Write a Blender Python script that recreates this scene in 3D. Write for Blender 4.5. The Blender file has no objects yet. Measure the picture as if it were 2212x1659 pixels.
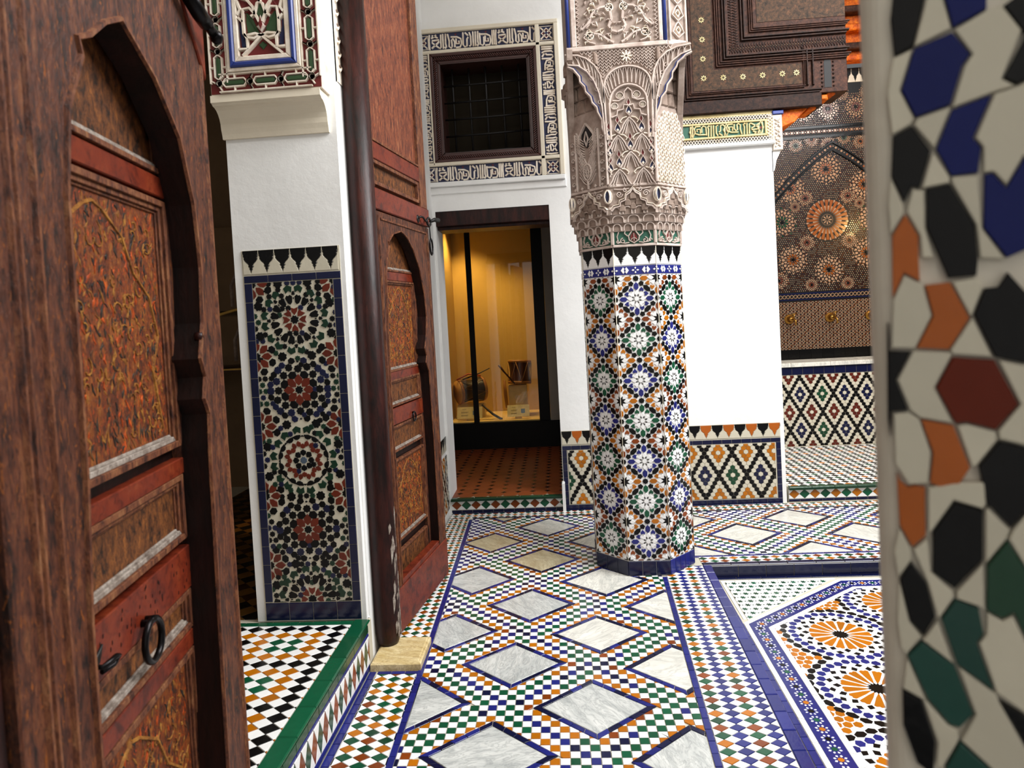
import bpy, math, random
from mathutils import Vector, Matrix
random.seed(7)
SC = bpy.context.scene
COL = SC.collection
PI = math.pi
# ------------------------------------------------------------------ camera, light, exposure
YAW, PITCH, ROLL, FPX = 0.0701, 0.03193, 0.0540, 1443.0
def add_camera():
    cd = bpy.data.cameras.new('camera'); ob = bpy.data.objects.new('camera', cd); COL.objects.link(ob)
    r0 = Vector((math.cos(YAW), math.sin(YAW), 0)); f0 = Vector((-math.sin(YAW), math.cos(YAW), 0)); z = Vector((0, 0, 1))
    fw = f0*math.cos(PITCH) - z*math.sin(PITCH); up = f0*math.sin(PITCH) + z*math.cos(PITCH)
    rt = r0*math.cos(ROLL) - up*math.sin(ROLL); u2 = r0*math.sin(ROLL) + up*math.cos(ROLL)
    m = Matrix((rt, u2, -fw)).transposed().to_4x4(); m.translation = (0, 0, 1.5)
    ob.matrix_world = m
    cd.sensor_fit = 'HORIZONTAL'; cd.sensor_width = 36.0; cd.lens = FPX/2212*36
    cd.shift_y = -(829.5-727.0)/2212
    cd.clip_start = 0.02
    cd.dof.use_dof = True; cd.dof.focus_distance = 3.9; cd.dof.aperture_fstop = 6.0
    SC.camera = ob
    return Vector((0, 0, 1.5)), rt, u2, fw
CAM = add_camera()
def project(p):
    d = Vector(p)-CAM[0]; w = d.dot(CAM[3])
    if w < 0.05: return None
    return 1106+FPX*d.dot(CAM[1])/w, 727-FPX*d.dot(CAM[2])/w, w
SC.view_settings.view_transform = 'Standard'; SC.view_settings.look = 'None'
SC.view_settings.exposure = 0.2; SC.view_settings.gamma = 1.0; SC.view_settings.use_curve_mapping = False
w = bpy.data.worlds.new('world'); SC.world = w; w.use_nodes = True
w.node_tree.nodes['Background'].inputs[0].default_value = (0.95, 0.97, 1.0, 1)
w.node_tree.nodes['Background'].inputs[1].default_value = 0.13
def area(name, loc, target, sx, sy, power, col):
    l = bpy.data.lights.new(name, 'AREA'); l.shape = 'RECTANGLE'; l.size = sx; l.size_y = sy
    l.energy = power; l.color = col
    o = bpy.data.objects.new(name, l); COL.objects.link(o); o.location = loc
    o.rotation_euler = (Vector(target)-Vector(loc)).to_track_quat('-Z', 'Y').to_euler()
    return o
def lamp(name, kind, loc, power, col, size=0.05, target=None, angle=60, blend=0.5):
    l = bpy.data.lights.new(name, kind); l.energy = power; l.color = col; l.shadow_soft_size = size
    o = bpy.data.objects.new(name, l); COL.objects.link(o); o.location = loc
    if kind == 'SPOT':
        l.spot_size = math.radians(angle); l.spot_blend = blend
        o.rotation_euler = (Vector(target)-Vector(loc)).to_track_quat('-Z', 'Y').to_euler()
    return o
area('skylight', (3.1, 2.3, 4.7), (1.3, 3.2, 0.3), 2.8, 2.8, 430, (1.0, 1.0, 1.0))          # daylight over the court
area('gallery_fill', (0.15, 1.5, 4.1), (0.0, 3.3, 0.4), 1.4, 1.0, 24, (1.0, 0.97, 0.93))    # added fill over the gallery for faces turned to the camera
lamp('pier_door_fill', 'POINT', (-0.1, -0.5, 3.3), 17, (1.0, 0.96, 0.91), 0.25)  # added fill behind the camera for pier, door and pillar
lamp('showcase_lamp', 'SPOT', (-1.05, 7.22, 2.56), 60, (1.0, 0.66, 0.24), 0.04, (-0.95, 7.5, 0.9), 95, 0.9)
lamp('showcase_lamp', 'SPOT', (-0.45, 7.15, 2.56), 26, (1.0, 0.66, 0.24), 0.04, (-0.5, 7.45, 0.4), 80, 0.9)
lamp('fountain_lamp', 'POINT', (3.30, 6.0, 2.27), 20, (1.0, 0.62, 0.22), 0.07)
lamp('eaves_lamp', 'POINT', (2.35, 6.1, 3.3), 8, (1.0, 0.40, 0.08), 0.06)
# ------------------------------------------------------------------ colours and materials
def lin(c):
    def f(x):
        x /= 255.0
        return x/12.92 if x <= 0.04045 else ((x+0.055)/1.055)**2.4
    return (f(c[0]), f(c[1]), f(c[2]), 1.0)
MATS = {}
class NT:
    def __init__(s, name):
        s.m = bpy.data.materials.new(name); s.m.use_nodes = True
        s.t = s.m.node_tree; s.b = s.t.nodes['Principled BSDF']; MATS[name] = s.m
    def n(s, typ, **kw):
        nd = s.t.nodes.new(typ)
        for k, v in kw.items():
            if k.startswith('i_'):
                key = k[2:]; key = int(key) if key.isdigit() else key.replace('_', ' ')
                nd.inputs[key].default_value = v
            else: setattr(nd, k, v)
        return nd
    def l(s, a, b): s.t.links.new(a, b)
    def coord(s, sc=(1, 1, 1), kind='Object'):
        tc = s.n('ShaderNodeTexCoord'); mp = s.n('ShaderNodeMapping'); mp.inputs['Scale'].default_value = sc
        s.l(tc.outputs[kind], mp.inputs[0]); return mp.outputs[0]
    def noise(s, co, scale, detail=4, rough=0.6, dist=0.0):
        nd = s.n('ShaderNodeTexNoise'); nd.inputs['Scale'].default_value = scale; nd.inputs['Detail'].default_value = detail
        nd.inputs['Roughness'].default_value = rough; nd.inputs['Distortion'].default_value = dist
        s.l(co, nd.inputs['Vector']); return nd.outputs['Fac']
    def ramp(s, fac, stops):
        r = s.n('ShaderNodeValToRGB'); e = r.color_ramp.elements
        while len(e) < len(stops): e.new(0.5)
        for i, (p, c) in enumerate(stops): e[i].position = p; e[i].color = c if len(c) == 4 else (*c, 1)
        s.l(fac, r.inputs[0]); return r.outputs[0]
    def mix(s, fac, a, b, mode='MIX'):
        m = s.n('ShaderNodeMix', data_type='RGBA', blend_type=mode)
        for sock, val in ((m.inputs[0], fac), (m.inputs[6], a), (m.inputs[7], b)):
            if isinstance(val, (tuple, list, float, int)): sock.default_value = val
            else: s.l(val, sock)
        return m.outputs[2]
    def base(s, c):
        if isinstance(c, tuple): s.b.inputs['Base Color'].default_value = c
        else: s.l(c, s.b.inputs['Base Color'])
    def bump(s, h, strength, dist=0.01):
        b = s.n('ShaderNodeBump'); b.inputs['Strength'].default_value = strength; b.inputs['Distance'].default_value = dist
        s.l(h, b.inputs['Height']); s.l(b.outputs[0], s.b.inputs['Normal'])
    def rough(s, r):
        if isinstance(r, (float, int)): s.b.inputs['Roughness'].default_value = r
        else: s.l(r, s.b.inputs['Roughness'])
W4 = (1, 1, 1, 1)
def glaze(name, rgb, rough=0.22, vary=0.35, spec=0.4):
    t = NT(name); oi = t.n('ShaderNodeObjectInfo'); co = t.coord(kind='Generated')
    tc = t.n('ShaderNodeTexCoord')
    geo = t.n('ShaderNodeNewGeometry')
    nz = t.noise(geo.outputs['Position'], 34.0, 3)
    c = lin(rgb); lo = tuple(x*(1-vary) for x in c[:3])+(1,); hi = tuple(min(1, x*(1+vary*0.6)) for x in c[:3])+(1,)
    isl = t.n('ShaderNodeMath', operation='ADD'); t.l(oi.outputs['Random'], isl.inputs[0]); t.l(geo.outputs['Random Per Island'], isl.inputs[1])
    fr = t.n('ShaderNodeMath', operation='FRACT'); t.l(isl.outputs[0], fr.inputs[0])
    c1 = t.mix(fr.outputs[0], lo, hi)
    c2 = t.mix(nz, c1, tuple(min(1, x*0.86) for x in c[:3])+(1,))
    t.base(c2); t.rough(rough); t.b.inputs['Specular IOR Level'].default_value = spec
    t.bump(t.noise(geo.outputs['Position'], 60.0, 2), 0.12, 0.004)
    return t.m
glaze('white_glaze', (240, 240, 238), 0.25, 0.08)
glaze('cream_glaze', (205, 198, 178), 0.3, 0.12)
glaze('blue_glaze', (30, 36, 112), 0.2, 0.4)
glaze('navy_glaze', (13, 18, 54), 0.2, 0.4)
glaze('green_glaze', (14, 80, 52), 0.2, 0.45)
glaze('dark_green_glaze', (16, 62, 38), 0.2, 0.4)
glaze('ochre_glaze', (176, 102, 6), 0.22, 0.35)
glaze('rust_glaze', (128, 58, 10), 0.22, 0.4)
glaze('brown_red_glaze', (88, 26, 12), 0.25, 0.35)
glaze('rust_ochre_glaze', (168, 84, 14), 0.3, 0.2)
glaze('teal_glaze', (22, 66, 56), 0.3, 0.3)
glaze('pier_grout', (216, 208, 192), 0.4, 0.1, 0.2)
glaze('black_glaze', (11, 10, 10), 0.2, 0.4, 0.22)
glaze('pier_blue', (13, 24, 88), 0.25, 0.2, 0.2)
glaze('pier_rust', (96, 30, 8), 0.25, 0.2, 0.2)
glaze('grey_blue_glaze', (70, 84, 100), 0.25, 0.2)
glaze('alcove_cream', (158, 128, 104), 0.10, 0.15)  # cream glaze with the alcove's dim warm light in its colour
glaze('alcove_brown', (128, 66, 16), 0.25, 0.2)
glaze('panel_green', (12, 46, 28), 0.25, 0.4)
glaze('panel_red', (98, 32, 12), 0.25, 0.35)
glaze('grout', (196, 190, 172), 0.8, 0.1, 0.2)
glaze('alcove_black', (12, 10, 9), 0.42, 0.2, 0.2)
glaze('dim_tan', (96, 66, 26), 0.4, 0.2, 0.2)  # the dim room's gloom is put into its floor colours
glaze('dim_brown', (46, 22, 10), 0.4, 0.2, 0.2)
glaze('terracotta', (132, 64, 28), 0.45, 0.25)
def plaster(name, rgb, bump=0.25, dirt=0.12, scale=9.0):
    t = NT(name); geo = t.n('ShaderNodeNewGeometry'); c = lin(rgb)
    n1 = t.noise(geo.outputs['Position'], 2.2, 5); n2 = t.noise(geo.outputs['Position'], scale, 6, 0.65)
    f = t.ramp(n1, [(0.35, (0, 0, 0)), (0.75, (1, 1, 1))])
    t.base(t.mix(f, c, tuple(x*(1-dirt) for x in c[:3])+(1,))); t.rough(0.75); t.b.inputs['Specular IOR Level'].default_value = 0.25
    t.bump(n2, bump, 0.012)
    return t.m
plaster('white_plaster', (238, 238, 236))
plaster('warm_plaster', (226, 216, 196), 0.2, 0.15)
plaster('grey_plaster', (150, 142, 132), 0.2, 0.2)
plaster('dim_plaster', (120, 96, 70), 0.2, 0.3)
def stucco(name, rgb, dark):
    t = NT(name); geo = t.n('ShaderNodeNewGeometry'); c = lin(rgb); d = lin(dark)
    n1 = t.noise(geo.outputs['Position'], 14.0, 5, 0.65)
    t.base(t.mix(t.ramp(n1, [(0.38, (0, 0, 0)), (0.68, (1, 1, 1))]), c, d)); t.rough(0.8)
    t.b.inputs['Specular IOR Level'].default_value = 0.2
    t.bump(t.noise(geo.outputs['Position'], 60.0, 4), 0.3, 0.004)
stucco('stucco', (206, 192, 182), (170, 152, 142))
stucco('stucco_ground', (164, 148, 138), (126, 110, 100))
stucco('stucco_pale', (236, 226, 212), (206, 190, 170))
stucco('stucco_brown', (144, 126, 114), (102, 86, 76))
stucco('stucco_yellow', (208, 194, 150), (178, 158, 108))
def flat(name, rgb, rough=0.5, metal=0.0, spec=0.5, vary=0.25):
    t = NT(name); geo = t.n('ShaderNodeNewGeometry'); c = lin(rgb)
    t.base(t.mix(t.noise(geo.outputs['Position'], 22.0, 4), tuple(min(1, x*(1+vary)) for x in c[:3])+(1,), tuple(x*(1-vary) for x in c[:3])+(1,)))
    t.rough(rough); t.b.inputs['Metallic'].default_value = metal; t.b.inputs['Specular IOR Level'].default_value = spec
    return t.m
flat('paint_blue', (36, 54, 124), 0.4); flat('paint_red', (104, 26, 24), 0.6); flat('paint_green', (44, 72, 40), 0.6)
flat('paint_navy', (26, 34, 72), 0.6); flat('paint_teal', (30, 84, 66), 0.6); flat('paint_black', (16, 14, 14), 0.7)
flat('iron', (26, 24, 25), 0.28, 0.85); flat('dark_iron', (20, 18, 17), 0.5, 0.5); flat('brass', (150, 110, 50), 0.3, 0.9)
flat('black_metal', (10, 9, 9), 0.5, 0.0, 0.2); flat('card', (232, 216, 150), 0.7); flat('card_print', (150, 130, 80), 0.8); flat('card_blue', (100, 128, 160), 0.8)
flat('clear_block', (206, 180, 110), 0.3); flat('case_fabric', (196, 164, 92), 0.9, 0, 0.1, 0.06); flat('case_floor', (226, 196, 120), 0.7)
flat('drum_skin', (206, 160, 84), 0.6); flat('drum_wood', (66, 30, 14), 0.35); flat('drum_dark', (30, 20, 14), 0.4); flat('strap_red', (178, 74, 24), 0.6); flat('drum_cord', (190, 140, 70), 0.7); flat('peg_wood', (150, 96, 30), 0.5)
flat('rope_yellow', (190, 150, 70), 0.7); flat('dark_wood', (46, 20, 14), 0.45); flat('window_wood', (58, 22, 15), 0.4)
t = NT('dark_pane'); t.base(lin((30, 24, 14))); t.rough(0.7); t.b.inputs['Specular IOR Level'].default_value = 0.1
t = NT('glass'); t.b.inputs['Transmission Weight'].default_value = 1.0; t.rough(0.0); t.b.inputs['IOR'].default_value = 1.45; t.base((1, 1, 1, 1))
def marble(name, a, b, vein, sc=5.0):
    t = NT(name); geo = t.n('ShaderNodeNewGeometry'); oi = t.n('ShaderNodeObjectInfo')
    ad = t.n('ShaderNodeVectorMath', operation='ADD'); t.l(geo.outputs['Position'], ad.inputs[0]); 
    cm = t.n('ShaderNodeCombineXYZ'); mu = t.n('ShaderNodeMath', operation='MULTIPLY'); t.l(oi.outputs['Random'], mu.inputs[0]); mu.inputs[1].default_value = 37.0
    t.l(mu.outputs[0], cm.inputs[0]); t.l(mu.outputs[0], cm.inputs[2]); t.l(cm.outputs[0], ad.inputs[1])
    vr = t.n('ShaderNodeVectorRotate'); t.l(ad.outputs[0], vr.inputs['Vector']); t.l(mu.outputs[0], vr.inputs['Angle'])
    mp = t.n('ShaderNodeMapping'); mp.inputs['Scale'].default_value = (1, 3.2, 1); t.l(vr.outputs[0], mp.inputs[0])
    n1 = t.noise(mp.outputs[0], sc, 8, 0.62, 0.9); n2 = t.noise(mp.outputs[0], sc*1.7, 6, 0.6, 2.0)
    c = t.mix(t.ramp(n1, [(0.36, (0, 0, 0)), (0.66, (1, 1, 1))]), lin(a), lin(b))
    v = t.ramp(n2, [(0.44, (0, 0, 0)), (0.5, (1, 1, 1)), (0.56, (0, 0, 0))])
    vf = t.n('ShaderNodeMath', operation='MULTIPLY'); t.l(v, vf.inputs[0]); vf.inputs[1].default_value = 0.45
    t.base(t.mix(vf.outputs[0], c, lin(vein))); t.rough(0.22)
    return t.m
marble('grey_marble', (206, 208, 204), (164, 168, 166), (120, 124, 124))
marble('white_marble', (226, 224, 214), (196, 196, 188), (150, 150, 146), 3.5)
marble('tan_marble', (208, 198, 168), (172, 160, 128), (140, 124, 96), 4.0)
marble('cream_stone', (224, 206, 160), (190, 166, 112), (140, 112, 70), 8.0)
def wood(name, cols, sc=(7, 7, 1.6), bump=0.5, rough=0.55, fl=None):
    """old painted wood: blotches and flakes drawn out along the grain"""
    t = NT(name); geo = t.n('ShaderNodeNewGeometry'); mp = t.n('ShaderNodeMapping'); mp.inputs['Scale'].default_value = sc
    t.l(geo.outputs['Position'], mp.inputs[0])
    n1 = t.noise(mp.outputs[0], 4.0, 8, 0.7, 0.4); n2 = t.noise(mp.outputs[0], 17.0, 6, 0.7, 0.6); n3 = t.noise(mp.outputs[0], 9.0, 7, 0.75, 1.2)
    c = t.ramp(n1, [(0.36, lin(cols[0])), (0.46, lin(cols[1])), (0.55, lin(cols[2])), (0.66, lin(cols[3]))])
    d = t.ramp(n2, [(0.50, (0, 0, 0)), (0.62, (1, 1, 1))])
    c = t.mix(t.mix(0.6, (0, 0, 0, 1), d), c, lin(cols[0]))
    if fl:
        e = t.ramp(n3, [(0.57, (0, 0, 0)), (0.62, (1, 1, 1))]); c = t.mix(e, c, lin(fl))
    t.base(c); t.rough(rough); t.bump(n2, bump, 0.006); t.b.inputs['Specular IOR Level'].default_value = 0.22
    return t.m
wood('old_wood', [(26, 20, 18), (68, 38, 28), (90, 50, 34), (114, 70, 44)], (14, 14, 4), 0.5, 0.5, (128, 70, 28))
wood('old_wood_light', [(48, 28, 22), (96, 54, 36), (116, 70, 44), (136, 92, 60)], (12, 12, 4))
wood('red_paint', [(60, 20, 12), (98, 34, 18), (106, 39, 20), (116, 50, 26)], (3, 3, 3), 0.15, 0.4)
wood('dark_red_wood', [(18, 8, 7), (36, 14, 11), (46, 18, 14), (60, 26, 20)], (5, 5, 1), 0.2, 0.35)
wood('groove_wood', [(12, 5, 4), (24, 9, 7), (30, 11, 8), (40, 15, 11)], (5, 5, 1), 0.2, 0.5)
wood('panel_wood', [(34, 23, 14), (84, 48, 25), (106, 62, 30), (134, 80, 36)], (14, 14, 8), 0.4, 0.55)
wood('carved_paint', [(36, 30, 22), (92, 42, 20), (122, 62, 24), (150, 92, 36)], (16, 16, 8), 0.6, 0.5, (180, 66, 16))
wood('pale_grey_wood', [(92, 80, 72), (126, 114, 104), (148, 138, 128), (166, 156, 146)], (9, 9, 9), 0.3, 0.6)
wood('gold_line', [(84, 48, 20), (128, 80, 30), (146, 96, 38), (164, 114, 48)], (9, 9, 9), 0.3, 0.6)
wood('cedar', [(34, 18, 12), (56, 32, 23), (68, 40, 28), (84, 52, 38)], (9, 5, 9), 0.25, 0.65)
wood('cedar_dark', [(22, 12, 9), (38, 22, 16), (48, 28, 20), (60, 38, 28)], (9, 5, 9), 0.25, 0.65)
wood('cedar_paint', [(34, 27, 20), (62, 46, 34), (76, 54, 38), (98, 66, 46)], (9, 9, 9), 0.35, 0.7)
wood('glow_tinted_wood', [(140, 52, 6), (200, 88, 8), (224, 108, 12), (236, 132, 30)], (5, 5, 5), 0.3, 0.5)  # orange lamp glow on the wood is put into its colour
M = MATS
# ------------------------------------------------------------------ object bookkeeping
WO = {}
def origin(o): return WO[o.name] if o else Vector((0, 0, 0))
def put(o, org, parent):
    COL.objects.link(o); WO[o.name] = Vector(org)
    if parent: o.parent = parent; o.location = Vector(org)-origin(parent)
    else: o.location = org
def tag(o, label=None, cat=None, group=None, kind=None):
    if label: o['label'] = label
    if cat: o['category'] = cat
    if group: o['group'] = group
    if kind: o['kind'] = kind
    return o
def thing(name, label, cat, loc, group=None, kind=None):
    o = bpy.data.objects.new(name, None); o.empty_display_size = 0.05; put(o, loc, None)
    return tag(o, label, cat, group, kind)
class Frame:
    def __init__(s, o, u, v, n):
        s.o, s.u, s.v, s.n = Vector(o), Vector(u).normalized(), Vector(v).normalized(), Vector(n).normalized()
        s.R = Matrix((s.u, s.v, s.n)).transposed()
    def pt(s, a, b, c=0.0): return s.o+s.u*a+s.v*b+s.n*c
    def at(s, a, b, c=0.0): return Frame(s.pt(a, b, c), s.u, s.v, s.n)
X, Y, Z = Vector((1, 0, 0)), Vector((0, 1, 0)), Vector((0, 0, 1))
WF = Frame((0, 0, 0), X, Y, Z)
def floor_frame(z): return Frame((0, 0, z), X, Y, Z)
def wall_frame(y): return Frame((0, y, 0), X, Z, -Y)        # a wall that faces the camera side
def p_area(p): return 0.5*sum(p[i][0]*p[(i+1) % len(p)][1]-p[(i+1) % len(p)][0]*p[i][1] for i in range(len(p)))
def centroid(p):
    a = p_area(p)
    if abs(a) < 1e-12: return sum(q[0] for q in p)/len(p), sum(q[1] for q in p)/len(p)
    cx = cy = 0
    for i in range(len(p)):
        x0, y0 = p[i]; x1, y1 = p[(i+1) % len(p)]; k = x0*y1-x1*y0; cx += (x0+x1)*k; cy += (y0+y1)*k
    return cx/(6*a), cy/(6*a)
def clean(p, eps=1e-5):
    q = []
    for a in p:
        if not q or abs(a[0]-q[-1][0])+abs(a[1]-q[-1][1]) > eps: q.append((a[0], a[1]))
    while len(q) > 1 and abs(q[0][0]-q[-1][0])+abs(q[0][1]-q[-1][1]) < eps: q.pop()
    if len(q) >= 3 and p_area(q) < 0: q.reverse()
    return q
def inset(p, d):
    """move every edge inwards by d (mitred)"""
    n = len(p); out = []
    for i in range(n):
        a, b, c = p[i-1], p[i], p[(i+1) % n]
        e1 = (b[0]-a[0], b[1]-a[1]); e2 = (c[0]-b[0], c[1]-b[1])
        l1 = math.hypot(*e1) or 1e-9; l2 = math.hypot(*e2) or 1e-9
        n1 = (-e1[1]/l1, e1[0]/l1); n2 = (-e2[1]/l2, e2[0]/l2)
        m = (n1[0]+n2[0], n1[1]+n2[1]); k = 1+n1[0]*n2[0]+n1[1]*n2[1]
        k = max(k, 0.35)
        out.append((b[0]+m[0]*d/k, b[1]+m[1]*d/k))
    return out
def clip(p, a, b):
    """keep the side to the left of the line a->b"""
    out = []; n = len(p)
    def sd(q): return (b[0]-a[0])*(q[1]-a[1])-(b[1]-a[1])*(q[0]-a[0])
    for i in range(n):
        s, e = p[i], p[(i+1) % n]; ds, de = sd(s), sd(e)
        if ds >= 0: out.append(s)
        if (ds > 0 > de) or (ds < 0 < de):
            t = ds/(ds-de); out.append((s[0]+(e[0]-s[0])*t, s[1]+(e[1]-s[1])*t))
    return out
def clip_poly(p, region):
    for i in range(len(region)):
        p = clip(p, region[i], region[(i+1) % len(region)])
        if len(p) < 3: return []
    return clean(p)
def rect(x0, x1, y0, y1): return [(x0, y0), (x1, y0), (x1, y1), (x0, y1)]
class MB:
    """collects shapes and links them as ONE mesh object"""
    def __init__(s): s.v = []; s.f = []; s.m = []; s.mats = []; s.sm = []
    def mi(s, mat):
        if mat not in s.mats: s.mats.append(mat)
        return s.mats.index(mat)
    def add(s, verts, faces, mat, smooth=False):
        o = len(s.v); s.v += [tuple(x) for x in verts]; k = s.mi(mat)
        for f in faces: s.f.append(tuple(i+o for i in f)); s.m.append(k); s.sm.append(smooth)
        return s
    def box(s, F, a, b, c, mat, bev=0.0):
        return s.prism(F, rect(a[0], a[1], b[0], b[1]), c[0], c[1], mat, bev)
    def prism(s, F, poly, h0, h1, mat, bev=0.0, bottom=True):
        p = clean(poly); n = len(p)
        if n < 3: return s
        v = [F.pt(x, y, h0) for x, y in p]; f = []
        if bev > 0:
            q = inset(p, bev); v += [F.pt(x, y, h1-bev) for x, y in p]+[F.pt(x, y, h1) for x, y in q]
            for i in range(n):
                j = (i+1) % n; f += [(i, j, n+j, n+i), (n+i, n+j, 2*n+j, 2*n+i)]
            f.append(tuple(range(2*n, 3*n)))
        else:
            v += [F.pt(x, y, h1) for x, y in p]
            for i in range(n):
                j = (i+1) % n; f.append((i, j, n+j, n+i))
            f.append(tuple(range(n, 2*n)))
        if bottom: f.append(tuple(range(n-1, -1, -1)))
        return s.add(v, f, mat)
    def tube(s, pts, r, mat, n=8, closed=False, smooth=True):
        pts = [Vector(p) for p in pts]; k = len(pts); v = []; f = []; ref = None
        rr = r if isinstance(r, (list, tuple)) else [r]*k
        for i in range(k):
            a = pts[i-1] if (i > 0 or closed) else pts[i]; b = pts[(i+1) % k] if (i < k-1 or closed) else pts[i]
            t = (b-a).normalized()
            if ref is None: ref = t.orthogonal().normalized()
            ref = (ref-t*ref.dot(t)).normalized(); bi = t.cross(ref)
            for j in range(n):
                an = 2*PI*j/n; v.append(pts[i]+(ref*math.cos(an)+bi*math.sin(an))*rr[i])
        for i in range(k if closed else k-1):
            for j in range(n):
                i2 = (i+1) % k; j2 = (j+1) % n; f.append((i*n+j, i*n+j2, i2*n+j2, i2*n+j))
        if not closed: f += [tuple(range(n-1, -1, -1)), tuple(range((k-1)*n, k*n))]
        return s.add(v, f, mat, smooth)
    def lathe(s, o, axis, prof, mat, n=20, smooth=True):
        """prof: (distance along axis, radius)"""
        o = Vector(o); ax = Vector(axis).normalized(); e1 = ax.orthogonal().normalized(); e2 = ax.cross(e1); v = []; f = []
        for h, r in prof:
            for j in range(n):
                an = 2*PI*j/n; v.append(o+ax*h+(e1*math.cos(an)+e2*math.sin(an))*max(r, 1e-5))
        for i in range(len(prof)-1):
            for j in range(n):
                j2 = (j+1) % n; f.append((i*n+j, i*n+j2, (i+1)*n+j2, (i+1)*n+j))
        f += [tuple(range(n-1, -1, -1)), tuple(range((len(prof)-1)*n, len(prof)*n))]
        return s.add(v, f, mat, smooth)
    def ribbon(s, F, pts, wd, h0, h1, mat, closed=False, taper=0.6):
        """a raised strip along a 2-D path, with sloping flanks"""
        n = len(pts)
        if n < 2: return s
        v = []; f = []
        ww = wd if isinstance(wd, (list, tuple)) else [wd]*n
        for i in range(n):
            a = pts[i-1] if (i > 0 or closed) else pts[i]; b = pts[(i+1) % n] if (i < n-1 or closed) else pts[i]
            dx, dy = b[0]-a[0], b[1]-a[1]; l = math.hypot(dx, dy) or 1e-9; nx, ny = -dy/l, dx/l
            h = ww[i]/2
            for k, z in ((-1, h0), (-taper, h1), (taper, h1), (1, h0)): v.append(F.pt(pts[i][0]+nx*h*k, pts[i][1]+ny*h*k, z))
        for i in range(n if closed else n-1):
            j = (i+1) % n
            for k in range(3): f.append((i*4+k+1, i*4+k, j*4+k, j*4+k+1))
        if not closed: f += [(0, 1, 2, 3), ((n-1)*4+3, (n-1)*4+2, (n-1)*4+1, (n-1)*4)]
        return s.add(v, f, mat)
    def build(s, name, parent=None, label=None, cat=None, group=None, kind=None, org=None):
        if not s.v: return None
        if org is None:
            xs = [p[0] for p in s.v]; ys = [p[1] for p in s.v]; zs = [p[2] for p in s.v]
            org = Vector(((min(xs)+max(xs))/2, (min(ys)+max(ys))/2, min(zs)))
        org = Vector(org)
        me = bpy.data.meshes.new(name)
        me.from_pydata([(p[0]-org[0], p[1]-org[1], p[2]-org[2]) for p in s.v], [], s.f)
        for m in s.mats: me.materials.append(M[m])
        me.polygons.foreach_set('material_index', s.m); me.polygons.foreach_set('use_smooth', s.sm); me.update()
        o = bpy.data.objects.new(name, me); put(o, org, parent)
        return tag(o, label, cat, group, kind)
PIECE = {}
def piece_mesh(name, poly, mat, h, bev):
    key = (mat, h, bev, tuple((round(x*5000), round(y*5000)) for x, y in poly))
    if key not in PIECE:
        mb = MB(); mb.prism(WF, poly, 0, h, mat, bev, bottom=False)
        me = bpy.data.meshes.new(name); me.from_pydata(mb.v, [], mb.f); me.materials.append(M[mat]); me.update(); PIECE[key] = me
    return PIECE[key]
def seen_area(F, poly):
    c = centroid(poly); q = project(F.pt(*c))
    if not q or q[0] < -40 or q[0] > 2252 or q[1] < -40 or q[1] > 1699: return 0.0
    pr = [project(F.pt(x, y)) for x, y in poly]
    if any(a is None for a in pr): return 0.0
    return abs(p_area([(a[0], a[1]) for a in pr]))
def tiles(parent, F, items, name='tile', h=0.004, gap=0.0012, bev=0.0009, limit=300, jitter=0.0005, lab=None, hide=None):
    """lays items = [(polygon, material)] on frame F as single pieces of parent; past the limit the rest becomes one stuff part"""
    out = []
    for poly, mat in items:
        p = clean(poly)
        if len(p) < 3 or abs(p_area(p)) < 4e-6: continue
        q = inset(p, gap)
        if p_area(q) < abs(p_area(p))*0.25: q = [(x*0.9+centroid(p)[0]*0.1, y*0.9+centroid(p)[1]*0.1) for x, y in p]
        a = seen_area(F, q)
        if hide and hide(*centroid(q)): a = 0
        out.append((a, q, mat))
    out.sort(key=lambda r: -r[0])
    rest = MB(); eul = F.R.to_euler(); po = origin(parent)
    for i, (a, p, mat) in enumerate(out):
        dz = random.uniform(-jitter, jitter); b = min(bev, math.sqrt(abs(p_area(p)))*0.12)
        if i < limit and a > 3:
            c = centroid(p); me = piece_mesh(name, [(x-c[0], y-c[1]) for x, y in p], mat, h, round(b, 4))
            o = bpy.data.objects.new(name, me); COL.objects.link(o); o.parent = parent
            o.location = F.pt(c[0], c[1], dz)-po; o.rotation_euler = eul
        else: rest.prism(F, p, dz, h+dz, mat, b, bottom=False)
    return rest.build(name+'_field', parent, kind='stuff')
def loft(poly_list): pass
# ------------------------------------------------------------------ patterns
def star(c, n, r1, r2, rot=0.0):
    return [(c[0]+(r1 if k % 2 == 0 else r2)*math.cos(rot+PI*k/n), c[1]+(r1 if k % 2 == 0 else r2)*math.sin(rot+PI*k/n)) for k in range(2*n)]
def ngon(c, n, r, rot=0.0): return [(c[0]+r*math.cos(rot+2*PI*k/n), c[1]+r*math.sin(rot+2*PI*k/n)) for k in range(n)]
def ring(c, n, half, mat, ph=0.0, rot=PI/2):
    """n alike pieces round c; half = (radius, share of the half sector) from the inner to the outer tip"""
    out = []
    for k in range(n):
        a0 = rot+(k+ph)*2*PI/n
        lft = [(c[0]+r*math.cos(a0+t*PI/n), c[1]+r*math.sin(a0+t*PI/n)) for r, t in half]
        rgt = [(c[0]+r*math.cos(a0-t*PI/n), c[1]+r*math.sin(a0-t*PI/n)) for r, t in half if t > 0]
        out.append((lft+rgt[::-1], mat))
    return out
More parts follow.
